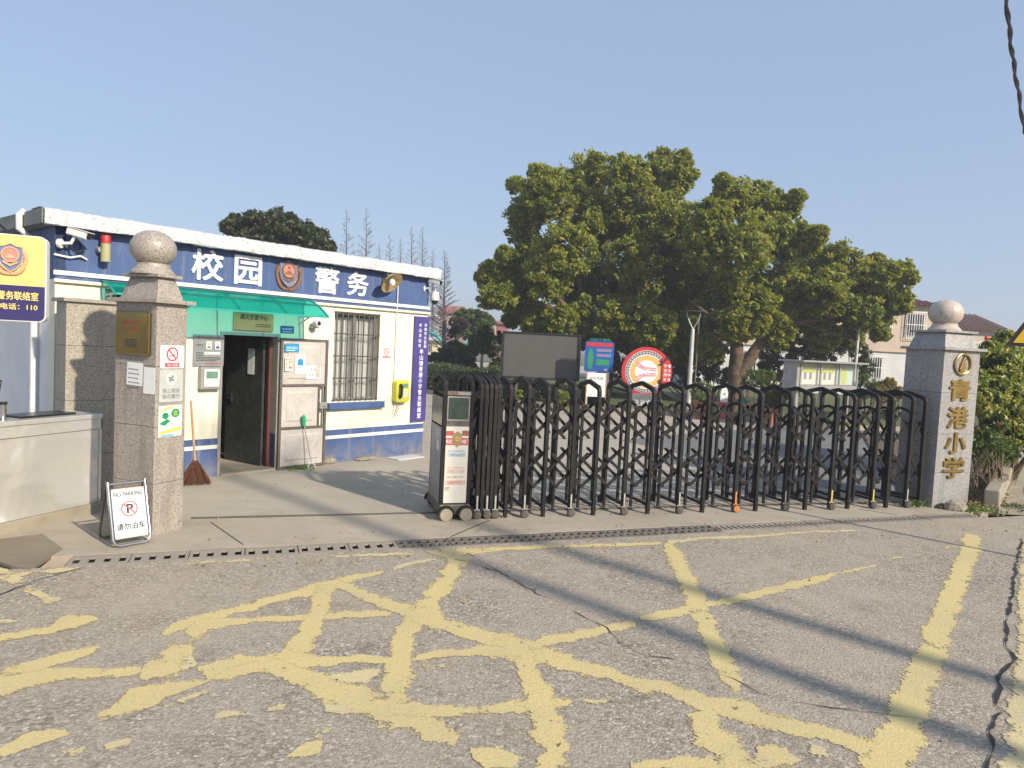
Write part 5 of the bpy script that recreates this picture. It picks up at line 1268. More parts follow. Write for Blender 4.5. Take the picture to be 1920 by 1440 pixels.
# --- lamp post
x0_, _, _ = at(1290, 760, 23.5); zt = at(1297, 585, 23.5)[2]
t = thing('lamp_post', 'white garden lamp post with forked top under the large tree', 'lamp', (x0_, 23.5, 0), 0)
MB().tube([(0, 0, 0), (0, 0, zt - .55)], [.085, .06], 14).build('pole', 'pole_white', t, smooth=True)
b = MB()
for sg in (-1, 1): b.tube([(0, 0, zt - .56), (sg * .12, 0, zt - .35), (sg * .2, 0, zt - .15), (sg * .22, 0, zt)], .022, 8)
b.build('fork', 'steel_grey', t, smooth=True); MB().lathe([(.3, zt), (.33, zt + .02), (.3, zt + .04), (.1, zt + .05)], 24).build('lamp_disc', 'steel_dark', t, smooth=True)
x1_ = at(1300, 760, 24.4)[0]; o = MB().tube([(0, 0, 0), (0, 0, 3.2)], .03, 8).build('dark_pole', 'steel_dark'); o.location = (x1_, 24.4, 0); tag(o, 'thin dark pole just behind the white lamp post', 'pole')
# --- glazed notice board
A0, A1 = np.array(at(1500, 722, 18.6)), np.array(at(1606, 720, 20.4)); L = float(np.hypot(*(A1 - A0)[:2])); rz_ = math.degrees(math.atan2(A1[1] - A0[1], A1[0] - A0[0])); zt = at(1500, 682, 18.6)[2]
t = thing('notice_board', 'glazed steel notice board with yellow and green posters in the yard', 'notice board', (A0[0], A0[1], 0), rz_)
zb = float(A0[2]) ; b = MB(); b.box(-.18, -.02, 0, .4, zb - .1, zt + .05); b.build('end_panel', 'steel_grey', t)
MB().box(-.3, L + .15, -.25, .5, zt + .051, zt + .1).build('roof', 'steel_grey', t, bevel=.01); MB().box(-.019, L, .12, .4, zb - .1, zt + .05).build('back', 'steel_grey', t)
MB().box(-.019, L, -.02, .119, zb - .12, zb - .01).build('shelf', 'steel_grey', t)
for k in range(4): x = -.01 + L * k / 3; MB().box(x - .03, x + .03, -.02, .02, zb - .009, zt + .05).build('mullion', 'steel_grey', t)
for k in range(3):
    xa, xb = L * k / 3 + .04, L * (k + 1) / 3 - .06
    pst = MB().box(xa, xb, .1, .118, zb + .01, zt).build('poster', 'paper_cream' if k < 2 else 'poster_sky', t)
    if k < 2:
        MB().box(xa + .05, xb - .05, .096, .0995, zt - .22, zt - .03).build('heading', 'lime', pst)
        for q in (.32, .62): MB().box(xa + (xb - xa) * q, xa + (xb - xa) * q + .12, .096, .0995, zb + .15, zb + .34).build('photo', 'ink_grey', pst)
    else: MB().box(xa + (xb - xa) * .3, xa + (xb - xa) * .62, .096, .0995, zb + .05, zt - .08).build('heading', 'lime', pst)
    MB().box(xa - .01, xb + .03, .0, .004, zb + .0, zt + .03).build('pane', 'glass', t)
for x in (.15, L * .5, L - .15): MB().box(x - .06, x + .06, .15, .27, 0, zb - .12).build('leg', 'steel_grey', t)
# --- small garden things
def pot(label, px, py, Y, r0, plant, seed, group='potted plants by the bed', n=700, hgt=.7):
    x, y, _ = at(px, py, Y); t_ = thing('potted_plant', label, 'plant', (x, y, .0), 0, group)
    MB().lathe([(r0 * .65, 0), (r0, .42), (r0 * 1.12, .44), (r0 * 1.12, .5), (r0 * .9, .5), (r0 * .88, .45)], 18).build('pot', 'terracotta', t_, smooth=True)
    MB().lathe([(r0 * .86, .455), (r0 * .1, .46)], 16).build('soil', 'soil', t_)
    pts = clumps([((0, 0, .5 + hgt * .45), (r0 * 1.5, r0 * 1.5, hgt * .5))], seed, 18, n // 18, .4); leaf_cloud('foliage', pts, .09, plant, t_, seed)
    b_ = MB(); [b_.tube([(0, 0, .45), (.1 * math.cos(k * 2), .1 * math.sin(k * 2), .5 + hgt * .5)], .012, 5) for k in range(4)]; b_.build('stem', 'bark', t_)
pot('leafy plant in a terracotta pot beside the white lamp post', 1316, 742, 20.6, .2, 'leaf_green', 1)
pot('low plant in a terracotta pot left of the yellow hedge', 1447, 742, 19.9, .17, 'leaf_dark', 2, hgt=.4)
x, y, z = at(1360, 728, 20.9); t = thing('garden_marker', 'white pointed garden marker on a red box', 'marker', (x, y, 0), 0)
MB().box(-.14, .14, 0, .16, .0, .5).build('box', 'red_light', t, bevel=.01); MB().front([(-.11, .502), (.11, .502), (.11, .8), (.06, .92), (0, .97), (-.06, .92), (-.11, .8)], .05, .08).build('plate', 'white', t); MB().front(ell(0, .74, .03, .03, 12), .045, .0495).build('mark', 'green', t)
MB().front(ell(0, .25, .06, .08, 14), -.004, -.0005).build('mark', 'orange', t)
x, y, z = at(1393, 735, 21.2); t = thing('green_sign', 'small green leaf shaped sign in the grass', 'sign', (x, y, 0), 0)
MB().front([(-.2, .5), (-.1, .44), (.12, .46), (.22, .54), (.1, .6), (.14, .64), (-.02, .63), (-.1, .68), (-.12, .6), (-.22, .58)], 0, .03).build('plate', 'green', t); MB().box(-.02, .02, .0301, .05, .06, .6).build('stake', 'steel_dark', t); lines(-.12, .12, (.53,), .03, 0, 1, .9).build('print', 'teal', t)
# --- shrubs
def shrub(name, label, cat, lobes, m_, seed, per=22, leaves=60, size=.09, spread=.3, group=None, stems=True, base=None):
    c0_ = base or (lobes[0][0][0], lobes[0][0][1], 0.0)
    t_ = thing(name, label, cat, V3(c0_), 0, group); off = np.array(V3(c0_))
    lb = [(np.array(c_) - off, r_) for c_, r_ in lobes]
    leaf_cloud('foliage', clumps(lb, seed, per, leaves, spread), size, m_, t_, seed)
    if stems:
        b_ = MB(); r = random.Random(seed)
        for c_, r_ in lb:
            for k in range(3): limb(b_, (r.uniform(-.15, .15) + c_[0] * .4, r.uniform(-.1, .1) + c_[1] * .4, 0), (c_[0] + r.uniform(-.2, .2), c_[1] + r.uniform(-.2, .2), c_[2]), .03, .012, 5, .1, 3, r.random())
        b_.build('stem', 'bark', t_)
    return t_
def lob(px, py, Y, rpx, ry=1.0): r_ = rpx / FPX * Y; return (np.array(at(px, py, Y)), (r_, r_, r_ * ry))
shrub('round_bush', 'dark rounded bush with bare stems beyond the courtyard', 'bush', [lob(845, 672, 30, 26), lob(868, 668, 30, 22), lob(820, 680, 30, 22), lob(850, 655, 31, 18), lob(880, 684, 30, 16)], 'leaf_dark', 21, 40, 110, .12)
shrub('topiary_bush', 'clipped dark green bush below the large tree trunk', 'bush', [lob(1412, 712, 22.5, 26, .8), lob(1435, 706, 22.8, 20, .8)], 'leaf_green', 22, 40, 90, .07)
shrub('yellow_bush', 'yellow leaved bush beside the notice board', 'bush', [lob(1440, 738, 20.6, 20), lob(1462, 734, 20.6, 18), lob(1485, 736, 20.8, 15), lob(1448, 752, 20.5, 14)], 'leaf_lime', 23, 30, 90, .07)
shrub('bed_shrub', 'yellow green shrub below the right end of the blank screen', 'bush', [lob(1054, 742, 21.2, 12), lob(1056, 756, 21.2, 11)], 'leaf_lime', 27, 16, 40, .09)
shrub('bed_shrub', 'small yellow green shrub below the left end of the blank screen', 'bush', [lob(968, 740, 21.9, 11), lob(962, 752, 21.9, 9)], 'leaf_lime', 28, 14, 36, .09)
shrub('green_bush', 'green bush right of the notice board', 'bush', [lob(1625, 725, 24, 24), lob(1648, 730, 24, 20)], 'leaf_green', 24, 30, 90, .08)
shrub('yellow_bush', 'golden leaved bush before the white house wall', 'bush', [lob(1672, 730, 23, 22), lob(1655, 738, 23, 16), lob(1690, 735, 23, 14), lob(1668, 718, 23, 10)], 'leaf_yellow', 25, 26, 70, .09)
shrub('green_bush', 'green shrub growing against the house behind the notice board', 'bush', [lob(1610, 660, 27, 22), lob(1618, 690, 27, 20), lob(1600, 640, 28, 18)], 'leaf_hedge', 26, 30, 90, .09)
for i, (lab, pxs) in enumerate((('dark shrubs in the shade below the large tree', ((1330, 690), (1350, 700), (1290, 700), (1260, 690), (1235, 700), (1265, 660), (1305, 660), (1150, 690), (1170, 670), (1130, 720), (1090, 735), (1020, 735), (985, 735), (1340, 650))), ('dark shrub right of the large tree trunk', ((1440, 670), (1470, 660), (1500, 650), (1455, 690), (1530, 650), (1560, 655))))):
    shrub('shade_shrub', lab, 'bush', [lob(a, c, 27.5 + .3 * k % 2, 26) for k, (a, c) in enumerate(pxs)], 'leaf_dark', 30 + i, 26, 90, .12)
# hedge blocks
def hedge(label, pa, pb, d, h, m_, seed, n, size=.07):
    pa, pb = np.array(pa), np.array(pb); t_ = thing('hedge', label, 'hedge', (*pa, 0), math.degrees(math.atan2(*(pb - pa)[::-1]))); L_ = float(np.linalg.norm(pb - pa)); r = np.random.default_rng(seed)
    p = np.stack([r.uniform(0, L_, n), r.uniform(0, d, n), r.uniform(.05, h, n)], 1); k = r.integers(0, 3, n)
    p[k == 0, 1] = r.normal(0, .05, (k == 0).sum()); p[k == 1, 2] = h + r.normal(0, .05, (k == 1).sum()) + .06 * np.sin(p[k == 1, 0] * 3)
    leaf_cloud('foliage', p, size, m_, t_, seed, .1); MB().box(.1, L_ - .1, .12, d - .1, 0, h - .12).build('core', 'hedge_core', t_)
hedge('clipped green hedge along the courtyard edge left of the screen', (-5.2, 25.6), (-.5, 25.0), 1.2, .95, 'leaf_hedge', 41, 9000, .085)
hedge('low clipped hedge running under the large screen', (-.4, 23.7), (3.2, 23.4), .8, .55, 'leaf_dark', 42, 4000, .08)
# --- trees
def crown_tree(name, label, base, trunk, limbs_, lobes, m_, seed, per, leaves, size, bark='bark', spread=.24, droop=.5, shell=(.5, 1.0)):
    t_ = thing(name, label, 'tree', V3(base), 0); off = np.array(V3(base)); b_ = MB()
    for k, (p, q, r0, r1) in enumerate(trunk): limb(b_, np.array(V3(p)) - off, np.array(V3(q)) - off, r0, r1, 10, .05, 6, seed + k)
    b_.build('trunk', bark, t_, smooth=True)
    if limbs_:
        b_ = MB(); [limb(b_, np.array(V3(p)) - off, np.array(V3(q)) - off, r0, r1, 7, .12, 5, seed + 50 + k) for k, (p, q, r0, r1) in enumerate(limbs_)]; b_.build('limb', bark, t_, smooth=True)
    leaf_cloud('crown', clumps([(np.array(c_) - off, r_) for c_, r_ in lobes], seed, per, leaves, spread, shell), size, m_, t_, seed, droop)
    return t_
def cz_(X, Y_, Rr, dep): px, py = 880 + .448 * X, 270 + .448 * Y_; return lob(px, py, dep, .448 * Rr)
LA = [(1100, 235, 95), (1215, 250, 95), (1320, 275, 75), (1010, 400, 120), (1150, 420, 140), (1300, 410, 120), (1410, 400, 75), (1440, 530, 120), (1300, 590, 130), (1110, 610, 140), (1550, 500, 95), (1640, 580, 105), (1760, 560, 85), (1700, 690, 85), (1800, 660, 60), (1550, 680, 95), (1120, 760, 75), (1400, 720, 85), (1210, 700, 100), (985, 730, 105), (1000, 860, 60), (1480, 800, 70), (1590, 790, 60), (1845, 560, 30), (1060, 160, 35), (1700, 500, 40), (1370, 225, 35), (1460, 380, 40), (1720, 790, 40), (980, 560, 120), (1020, 300, 80), (1360, 640, 110), (1500, 620, 100), (1280, 780, 80), (960, 840, 80), (1650, 700, 80)]
LB = [(500, 150, 115), (310, 190, 105), (650, 150, 105), (800, 130, 105), (880, 140, 75), (250, 290, 95), (230, 440, 105), (210, 560, 105), (110, 560, 75), (400, 440, 130), (560, 340, 115), (560, 570, 125), (420, 620, 115), (215, 660, 85), (740, 300, 135), (880, 330, 130), (800, 480, 145), (720, 660, 120), (780, 770, 95), (600, 730, 100), (460, 720, 85), (640, 790, 70), (880, 600, 120), (280, 120, 35), (530, 70, 35), (810, 55, 35), (900, 65, 40), (190, 170, 35), (150, 470, 40), (60, 560, 35), (300, 720, 60), (180, 730, 40), (380, 740, 70), (540, 770, 75), (700, 740, 90), (860, 740, 90), (330, 560, 100), (680, 480, 120), (480, 300, 120), (900, 480, 120), (140, 640, 60), (900, 860, 70), (800, 850, 70), (260, 760, 55), (350, 790, 55), (470, 800, 60), (580, 820, 60), (700, 840, 60), (90, 640, 50)]
rr_ = random.Random(12)
lobA = [cz_(X, Y_, r_ * .96, 26 + rr_.uniform(-2.2, 1.6)) for X, Y_, r_ in LA]; lobB = [cz_(X, Y_, r_ * .96, 28 + rr_.uniform(-2.5, 1.5)) for X, Y_, r_ in LB]
tb = at(1378, 735, 25.2); tb = (tb[0], 25.2, 0); fk = at(1384, 668, 25.2)
TR = [(tb, np.array(fk) + np.array([0, 0, .1]), .37, .24), (np.array(fk) - np.array([.05, 0, .7]), at(1372, 600, 25.6), .3, .15), (np.array(fk) - np.array([-.03, 0, .8]), at(1440, 622, 25.0), .29, .15)]
LM = [(at(1440, 622, 25.0), at(1545, 600, 25), .13, .05), (at(1440, 622, 25), at(1480, 540, 25.6), .12, .04), (at(1372, 600, 25.6), at(1340, 480, 26), .14, .04), (at(1372, 600, 25.6), at(1420, 460, 26.4), .13, .04), (at(1420, 640, 25), at(1470, 652, 24.6), .08, .03), (at(1545, 600, 25), at(1650, 560, 25), .06, .02), (at(1400, 640, 25.2), at(1290, 560, 25), .1, .03), (at(1500, 605, 25), at(1600, 640, 24.6), .05, .02)]
crown_tree('camphor_tree', 'large spreading evergreen tree with forked brown trunk', tb, TR, LM, lobA, 'leaf_camphor', 61, 120, 52, .185, spread=.25, shell=(.35, 1.04))
tb2 = at(1130, 735, 27.5); tb2 = (tb2[0], 27.5, 0); f2_ = at(1130, 660, 27.5)
LM2 = [(f2_, at(1010, 520, 27), .16, .05), (f2_, at(1100, 420, 28), .18, .05), (f2_, at(1210, 470, 28), .17, .05), (at(1060, 580, 27), at(950, 560, 26.5), .08, .03), (at(1200, 520, 28), at(1260, 380, 28), .09, .03)]
crown_tree('camphor_tree', 'tall dense evergreen tree rising behind the blank screen', tb2, [(tb2, f2_, .34, .3), (f2_, at(1140, 540, 27.8), .24, .16)], LM2, lobB, 'leaf_camphor', 62, 120, 52, .185, spread=.25, shell=(.35, 1.04))
# dark tree behind the guard house
ld = [lob(440, 425, 26, 22), lob(480, 430, 26, 32), lob(520, 428, 26, 34), lob(560, 440, 26, 34), lob(600, 455, 26, 26), lob(500, 460, 26, 40), lob(560, 480, 26, 40), lob(460, 470, 26, 36), lob(470, 408, 26, 10), lob(545, 410, 26, 10), lob(590, 436, 26, 10), lob(435, 416, 26, 8), lob(520, 406, 26, 9), lob(615, 470, 26, 16)]
bt = at(520, 500, 26); crown_tree('evergreen_tree', 'dark round headed evergreen tree behind the guard house roof', (bt[0], 26, 0), [((bt[0], 26, 0), at(520, 480, 26), .2, .14)], [], ld, 'leaf_dark', 63, 60, 80, .18, droop=.2, spread=.3)
# smaller trees in the gap right of the house
def gap_tree(label, px, pyb, Y, lobes, m_, seed, bark, r0=.12, leaves=60, size=.13):
    b0 = at(px, pyb, Y); c_ = lobes[0][0]; crown_tree('young_tree', label, (b0[0], Y, 0), [((b0[0], Y, 0), (c_[0], c_[1], c_[2]), r0, r0 * .5)], [((b0[0], Y, c_[2] * .8), np.array(q), r0 * .28, .012) for q, _ in lobes[1:]], lobes, m_, seed, 30, leaves, size, bark)
gap_tree('slender young tree with pale trunk left of the screen', 902, 690, 29, [lob(905, 650, 29, 18), lob(895, 640, 29, 16), lob(915, 636, 29, 16), lob(890, 655, 29, 13), lob(908, 620, 29, 12), lob(920, 655, 29, 12)], 'leaf_green', 64, 'bark_pale', .09)
gap_tree('bushy green tree far beyond the basketball court', 885, 690, 45, [lob(880, 600, 45, 22), lob(898, 590, 45, 18), lob(868, 592, 45, 15), lob(912, 605, 45, 16), lob(885, 620, 45, 22), lob(905, 625, 45, 20), lob(866, 612, 45, 14)], 'leaf_green', 65, 'bark', .2, 70, .22)
gap_tree('thin dark tree with twiggy crown beyond the round bush', 858, 690, 38, [lob(858, 618, 38, 14), lob(850, 605, 38, 12), lob(868, 606, 38, 12), lob(845, 625, 38, 10)], 'leaf_dry_dark', 66, 'bark_grey', .2, 40, .12)
gap_tree('dark evergreen tree close beside the blank screen', 935, 700, 27, [lob(935, 660, 27, 20), lob(930, 690, 27, 18), lob(940, 635, 28, 14)], 'leaf_dark', 67, 'bark', .1, 80, .13)
# bare conifers
def bare_tree(label, px, top, Y, seed, r0=.22, dens=120):
    zt_ = at(px, top, Y)[2]; x_ = at(px, 640, Y)[0]; t_ = thing('bare_tree', label, 'tree', (x_, Y, 0), 0, 'bare winter conifers behind the house')
    tipx = at(px, top, Y)[0] - x_
    MB().tube([(tipx * k / 6, 0, zt_ * k / 6) for k in range(7)], [r0 * (1 - k / 6.2) for k in range(7)], 7).build('trunk', 'bark_grey', t_, smooth=True)
    b_ = MB(); r = random.Random(seed)
    for k in range(dens):
        f = .15 + .85 * (k / dens); z_ = zt_ * f; L_ = (1 - f) * zt_ * .2 * r.uniform(.6, 1.2) + .12; a = r.uniform(0, 6.283); up_ = r.uniform(.25, .6)
        p = Vector((tipx * f, 0, z_)); d_ = Vector((math.cos(a), math.sin(a), up_)).normalized(); q = p + d_ * L_ + Vector((0, 0, L_ * .12)); b_.tube([p, p.lerp(q, .5) - Vector((0, 0, L_ * .05)), q], [.034 * (1.15 - f), .024 * (1.1 - f) + .006, .008], 3, False)
        for j in range(5):
            s_ = p.lerp(q, r.uniform(.3, .95)); e_ = s_ + (d_ + Vector((r.uniform(-.9, .9), r.uniform(-.9, .9), r.uniform(-.3, .7)))).normalized() * L_ * r.uniform(.2, .4); b_.tube([s_, e_], [.014, .007], 3, False)
    b_.build('branches', 'bark_grey', t_, fix=False)
for i, (px, top, Y, lab) in enumerate(((650, 393, 66, 'leftmost bare conifer rising above the silver roof edge'), (687, 390, 66, 'tallest bare conifer, second from the dark evergreen tree'), (711, 456, 80, 'shortest bare conifer, third from the dark evergreen tree'), (731, 438, 74, 'fourth bare conifer from the dark evergreen tree'), (751, 446, 78, 'fifth bare conifer from the dark evergreen tree'), (772, 424, 70, 'sixth bare conifer from the dark evergreen tree'), (792, 424, 72, 'seventh bare conifer, left of the house roof corner'), (812, 466, 76, 'small bare conifer directly behind the house roof corner'), (834, 470, 46, 'near bare conifer standing clear right of the house corner'))):
    bare_tree(lab, px, top, Y, 70 + i, .2 if i < 8 else .17, 110)
# --- basketball stands
def hoop_stand(label, px, py, Y, sg):
    x_, _, z_ = at(px, py, Y); t_ = thing('basketball_stand', label, 'basketball hoop', (x_, Y, 0), 0, 'green basketball stands far beyond the courtyard')
    MB().tube([(0, 0, 0), (0, 0, z_ * .45), (-sg * .2, 0, z_ * .75), (-sg * .8, 0, z_ * .96), (-sg * 1.4, 0, z_)], .11, 10).build('arm', 'teal', t_, smooth=True)
    bb_ = MB().box(-sg * 1.4 - .9, -sg * 1.4 + .9, -.06, -.02, z_ - .1, z_ + 1.1).build('backboard', 'glass', t_); MB().ring(.2, .22, -.12, -.1, (-sg * 1.4, z_ + .1)).build('rim', 'orange', t_)
    b_ = MB(); b_.box(-sg * 1.4 - .93, -sg * 1.4 - .901, -.06, -.02, z_ - .1, z_ + 1.1); b_.box(-sg * 1.4 + .901, -sg * 1.4 + .93, -.06, -.02, z_ - .1, z_ + 1.1); b_.box(-sg * 1.4 - .93, -sg * 1.4 + .93, -.06, -.02, z_ + 1.101, z_ + 1.14); b_.build('board_frame', 'white', bb_)
hoop_stand('green basketball stand beside the house corner', 836, 624, 48, 1); hoop_stand('green basketball stand left of the young tree', 866, 634, 50, -1)
# --- houses
def house(label, px0, px1, Y, rz_, d, zwall, zr, wallm, roofm, windows, lower=None, split=2.55, hip=.0, tiles=True):
    xa, xb = at(px0, 690, Y)[0], at(px1, 690, Y)[0]; W_ = xb - xa
    t_ = thing('house', label, 'house', (xa, Y, 0), rz_)
    if lower:
        MB().box(0, W_, 0, d, 0, split).build('wall', lower, t_); MB().box(-.03, W_ + .03, -.03, d + .03, split + .001, zwall).build('upper_wall', wallm, t_)
        b_ = MB(); [b_.box(-.04, W_ + .04, -.036, -.0305, z_, z_ + .025) for z_ in np.arange(split + .65, zwall, .65)]; [b_.box(x_, x_ + .02, -.0352, -.0305, split, zwall) for x_ in np.arange(.9, W_, .9)]; b_.build('cladding_joint', 'far_cream', t_)
        MB().box(-.1, W_ + .1, -.12, d + .1, split - .04, split).build('string_course', 'house_beige', t_)
    else: MB().box(0, W_, 0, d, 0, zwall).build('wall', wallm, t_)
    e = .45; b_ = MB(); b_.frustum((-e, W_ + e, -e, d + e), (hip * d / 2, W_ - hip * d / 2, d / 2 - .05, d / 2 + .05), zwall + .001, zr); ro = b_.build('roof', roofm, t_)
    if tiles:
        b_ = MB(); n_ = int((W_ + 2 * e) / .3)
        for k in range(n_ + 1):
            x_ = -e + (W_ + 2 * e) * k / n_; lim = 1.0
            if hip: lim = min(1, min(x_ + e, W_ + e - x_) / (hip * d / 2 + e))
            y1_, z1_ = -e + (d / 2 + e) * lim, zwall + (zr - zwall) * lim
            if lim > .05: b_.bar((x_, -e, zwall + .03), (x_, y1_, z1_ + .03), .1, .06)
        b_.build('tile_ridges', roofm, ro)
    for (fx0, fx1, za, zb_, gr) in windows:
        wf = MB(); X0, X1 = fx0 * W_, fx1 * W_; y_ = -.05 if (lower and za > split) else -.02
        wf.box(X0, X1, y_ - .02, y_ + .1, za, za + .06); wf.box(X0, X1, y_ - .02, y_ + .1, zb_ - .06, zb_); wf.box(X0, X0 + .06, y_ - .02, y_ + .1, za + .06, zb_ - .06); wf.box(X1 - .06, X1, y_ - .02, y_ + .1, za + .06, zb_ - .06); wf.box((X0 + X1) / 2 - .03, (X0 + X1) / 2 + .03, y_ - .02, y_ + .1, za + .06, zb_ - .06)
        wo_ = wf.build('window', 'steel_grey', t_); MB().box(X0 + .06, X1 - .06, y_ - .004, y_ + .08, za + .06, zb_ - .06).build('pane', 'glass_dark', wo_)
        if gr:
            b_ = MB(); n_ = max(4, int((X1 - X0) / .14))
            for k in range(n_ + 1): x_ = X0 + (X1 - X0) * k / n_; b_.box(x_ - .012, x_ + .012, y_ - .2, y_ - .176, za - .1, zb_ + .05)
            for z_ in (za - .1, (za + zb_) / 2, zb_ + .04): b_.box(X0 - .05, X1 + .05, y_ - .21, y_ - .201, z_, z_ + .03)
            b_.build('grille', 'white', wo_)
    return t_
house('two storey house with beige upper floor, white ground floor and red roof', 1290, 1785, 38, 6, 8, 5.15, 6.4, 'house_beige', 'roof_tile', [(.86, .94, 3.4, 4.7, 1), (.70, .78, 1.0, 2.2, 1), (.74, .80, 3.4, 4.7, 1), (.45, .53, 3.4, 4.7, 1), (.45, .53, 1.0, 2.2, 1), (.2, .28, 3.4, 4.7, 1), (.2, .27, 1.0, 2.2, 1)], 'house_white', hip=.9)
house('house with dark brown tiled roof behind the right pillar ball', 1795, 1872, 44, 4, 6, 4.2, 5.35, 'house_beige', 'roof_tile_dark', [(.3, .6, 2.2, 3.4, 1)])
house('far house with plum coloured roof right of the brown tiled roof', 1868, 1910, 58, 4, 6, 3.3, 4.4, 'house_beige', 'roof_plum', [(.3, .6, 1.2, 2.2, 0)], tiles=False)
house('far pinkish building seen between house corner and trees', 820, 862, 95, 0, 8, 5.6, 6.8, 'far_pink', 'far_red', [(.15, .35, 3.4, 4.8, 0), (.6, .8, 3.4, 4.8, 0), (.15, .35, .8, 2.2, 0), (.6, .8, .8, 2.2, 0)], tiles=False)
house('far bright red walled building left of the large screen', 922, 948, 90, 0, 8, 4.4, 4.9, 'far_red', 'far_red', [(.3, .6, 1.2, 2.4, 0)], tiles=False)
house('low cream hut behind the round bush', 795, 818, 60, 0, 4, 1.9, 2.2, 'far_cream', 'house_white', [(.3, .6, .9, 1.5, 0)], tiles=False)
x_, _, _ = at(1603, 700, 26); o = MB().tube([(0, 0, 0), (0, 0, 3.4)], .06, 10).build('white_pole', 'pole_white', smooth=True); o.location = (x_, 26, 0); tag(o, 'white pole standing between notice board and house', 'pole')

# ================================================================== RIGHT EDGE
ka, kb = np.array([6.50, 9.55]), np.array([10.3, 14.5]); kd = (kb - ka) / np.linalg.norm(kb - ka)
soilp = [(5.75, 9.33), (6.25, 9.30), (6.52, 9.62), (10.2, 14.5), (9.0, 18), (6.4, 12), (5.7, 10.0)]
b = MB(); r = random.Random(8)
b.flat([(x_, y_) for x_, y_ in soilp], -.1, .03); sb = struct(b.build('soil_bed', 'soil'), 'brown soil bed with dry leaves beside the right pillar')
kt = thing('kerb', 'broken concrete kerb beside the soil bed at the right edge', 'kerb', (*ka, 0), math.degrees(math.atan2(kd[1], kd[0])))
for k in range(6): o = MB().box(k * 1.02, k * 1.02 + 1.0, -.16, .02, -.1, .26 - .005 * k).build('kerb_stone', 'old_concrete', kt, bevel=.02); o.rotation_euler = (R(rng.uniform(-2, 2)), R(rng.uniform(-1, 1)), 0)
pth = struct(MB().flat([tuple(ka + np.array([.12, -.1])), (8.6, 9.4), (16, 14.0), (16, 22), tuple(kb)], -.05, .018).build('side_path', 'old_concrete'), 'concrete path right of the broken kerb')
# vine hedge
vl = []
rv = random.Random(9)
for px, py, Y, rp_ in ((1868, 690, 11.6, 42), (1895, 680, 11.8, 42), (1855, 735, 11.3, 36), (1890, 740, 11.6, 45), (1930, 720, 12, 55), (1862, 780, 11.2, 34), (1895, 800, 11.6, 40), (1930, 800, 12, 50), (1850, 660, 12, 22), (1960, 660, 12.4, 50), (1845, 760, 11.0, 22), (1885, 640, 12.2, 22), (1915, 650, 12.2, 28)): vl.append(lob(px, py, Y, rp_))
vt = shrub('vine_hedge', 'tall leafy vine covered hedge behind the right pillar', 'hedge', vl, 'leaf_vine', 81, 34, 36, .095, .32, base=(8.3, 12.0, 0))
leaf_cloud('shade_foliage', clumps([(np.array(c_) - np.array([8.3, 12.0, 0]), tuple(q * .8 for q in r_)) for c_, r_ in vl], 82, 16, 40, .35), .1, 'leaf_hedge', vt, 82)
fl_ = [(1850, 634, 11.2), (1875, 797, 10.9), (1858, 690, 11.0)]
[MB().ball(np.array(at(*f)) - np.array([8.3, 12.0, 0]), (.035, .03, .04), 8, 6).build('red_flower', 'red', vt, smooth=True) for f in fl_[:2]]
shrub('low_bush', 'low tangled bush with dry stems between right pillar and kerb', 'bush', [lob(1850, 845, 10.6, 30), lob(1870, 825, 10.9, 30), lob(1885, 850, 11.0, 24), lob(1845, 820, 10.8, 22)], 'leaf_green', 83, 26, 34, .06, .35)
tw = thing('dry_twigs', 'tangle of dry bare twigs at the foot of the vine hedge', 'twigs', V3((7.0, 10.5, 0)), 0); b = MB(); r = random.Random(5)
for k in range(45):
    p = Vector((r.uniform(-.4, .5), r.uniform(-.4, .5), r.uniform(0, .3))); q = p + Vector((r.uniform(-.3, .3), r.uniform(-.3, .3), r.uniform(.1, .5))); b.tube([p, p.lerp(q, .5) + Vector((r.uniform(-.05, .05), 0, .03)), q], [.006, .005, .002], 4)
b.build('twig', 'twig_brown', tw)
def scatter(n, x0, y0, sx, sy, seed, z=.045):
    r_ = np.random.default_rng(seed); return np.stack([r_.normal(x0, sx, n), r_.normal(y0, sy, n), np.full(n, z) + r_.uniform(0, .03, n)], 1)
lt = leaf_cloud('leaf_litter', np.concatenate([scatter(500, 6.3, 10.0, .28, .3, 1), scatter(300, 6.8, 10.6, .3, .4, 2)]), .07, 'leaf_dry', None, 91, 0, .6); stuff(lt, 'dry fallen leaves on the soil beside the right pillar', 'leaves')
lt2 = []
rg = np.random.default_rng(17)
for a0, a1, o0, o1, n_ in ((-6.3, 3.3, -.6, -.45, 60), (-3.0, 3.3, -.1, .9, 130), (-5.5, -3.3, .0, 2.0, 24), (-6.0, 3.4, -1.4, -1.15, 90), (-7, 4, -5.5, -1.6, 70)):
    aa, oo = rg.uniform(a0, a1, n_), rg.uniform(o0, o1, n_); pp_ = GO + np.outer(aa, GD) + np.outer(oo, GN); lt2.append(np.stack([pp_[:, 0], pp_[:, 1], np.full(n_, .012)], 1))
ltb = leaf_cloud('ground_litter', np.concatenate(lt2), .026, 'leaf_dry', None, 92, 0, .6); stuff(ltb, 'scattered bits of dry leaf on the apron and road', 'litter')
def weeds(label, x_, y_, n, h, s_, seed, m_='leaf_green', z=0.0):
    t_ = thing('weed_tuft', label, 'weeds', (x_, y_, z), 0, 'weeds along the pavement'); r_ = np.random.default_rng(seed); p = np.stack([r_.normal(0, s_, n), r_.normal(0, s_ * .6, n), np.abs(r_.normal(0, h * .5, n)) + .01], 1); leaf_cloud('leaves', p, .05, m_, t_, seed, -.4, .35)
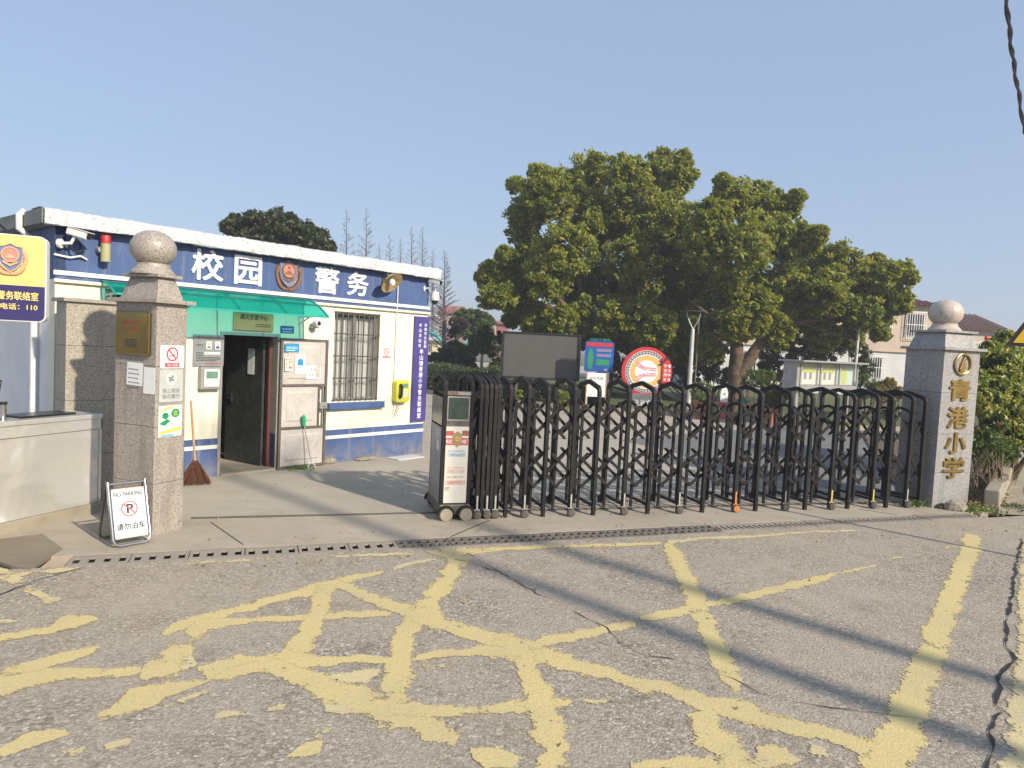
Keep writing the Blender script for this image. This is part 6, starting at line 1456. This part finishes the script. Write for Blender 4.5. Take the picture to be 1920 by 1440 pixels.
weeds('green weed tuft at the gate end by the right pillar', 5.45, 9.42, 260, .08, .1, 1, 'leaf_weed'); weeds('weeds growing before the broken kerb end', 6.2, 9.33, 320, .06, .16, 2, 'leaf_weed'); weeds('dark weeds at the right of the broken kerb', 6.95, 9.62, 260, .06, .2, 3, 'leaf_hedge'); weeds('grass tuft under the grey security door', -2.95, 9.9, 160, .03, .1, 4, 'leaf_weed')
o = MB().ball((0, 0, .05), (.16, .1, .09), 10, 6); r = random.Random(3); o.v = [(x_ * r.uniform(.85, 1.1), y_ * r.uniform(.85, 1.1), max(0, z_)) for x_, y_, z_ in o.v]; o = o.build('stone', 'rock'); o.location = (5.95, 9.32, 0); tag(o, 'grey stone lying against the foot of the right pillar', 'stone')
# yellow warning sign and overhead cable
cx, cy_, cz = at(1900, 648, 7.0)
t = thing('warning_sign', 'yellow triangular warning sign cut off by the right edge', 'sign', (cx + .4, 7.0, 0), -28)
tri = [(-.4, cz), (.4, cz), (0, cz + .7)]; MB().front(tri, 0, .012).build('plate', 'ink', t); MB().front([(-.335, cz + .035), (.335, cz + .035), (0, cz + .625)], -.003, -.0002).build('yellow_face', 'sign_yellow', t); text('慢', 0, cz + .22, .26, .26, -.003, .003, 'ink', t, bold=.02)
MB().tube([(0, .04, 0), (0, .04, cz + .6)], .03, 10).build('pole', 'steel_grey', t, smooth=True)
def upole(label, x_, y_, h): t_ = thing('utility_pole', label, 'pole', (x_, y_, 0), 0, 'concrete utility poles beside the road'); MB().tube([(0, 0, -.2), (0, 0, h)], [.12, .075], 16).build('shaft', 'pole_concrete', t_, smooth=True); MB().box(-.7, .7, -.05, .05, h - .6, h - .5).build('cross_arm', 'steel_grey', t_)
upole('concrete utility pole beside the road, nearer the camera', 6.55, -.30, 9.0); upole('concrete utility pole beside the road, farther from the camera', 7.75, -.15, 9.0)
t = thing('overhead_cable', 'twisted black overhead cable crossing the upper right sky', 'cable', (0, 0, 0), 0)
c_pts = [np.array((7.75, -.15, 8.6)), np.array(at(1886, -20, 9.0)), np.array(at(1893, 60, 9.9)), np.array(at(1901, 120, 10.6)), np.array(at(1911, 180, 11.5)), np.array(at(1921, 250, 12.6)), np.array((19, 22, 6.5))]
dense = []
for a, c in zip(c_pts[:-1], c_pts[1:]): dense += [a + (c - a) * k / 8 for k in range(8)]
dense.append(c_pts[-1])
for ph, rad in ((0, .021), (2.4, .012)): MB().tube([p + np.array([.022 * math.cos(i * .8 + ph), 0, .022 * math.sin(i * .8 + ph)]) for i, p in enumerate(dense)], rad, 6).build('strand', 'cable', t, smooth=True)

# finely repeated pieces too small to pick apart singly
for o in bpy.data.objects:
    if o.name.split('.')[0] in ('tile_ridges', 'cladding_joint', 'branches', 'twig', 'bristles', 'grille', 'small_print', 'key_pattern', 'foliage', 'crown', 'shade_foliage'):
        o['kind'] = 'stuff'

# ================================================================== AIR
hm_ = bpy.data.materials.new('haze'); hm_.use_nodes = True; hn = hm_.node_tree; hn.nodes.remove(hn.nodes['Principled BSDF'])
pv = hn.nodes.new('ShaderNodeVolumePrincipled'); pv.inputs['Color'].default_value = (.93, .95, 1.0, 1); pv.inputs['Density'].default_value = .0025; pv.inputs['Anisotropy'].default_value = .2
hn.links.new(pv.outputs[0], hn.nodes['Material Output'].inputs['Volume'])
hz_ = MB().box(-405, 405, -405, 405, -1.7, 17).mesh('haze'); hz_.materials.append(hm_)
ho = bpy.data.objects.new('haze', hz_); col.objects.link(ho); ho['kind'] = 'stuff'; ho['label'] = 'thin pale haze filling the air over the whole place'
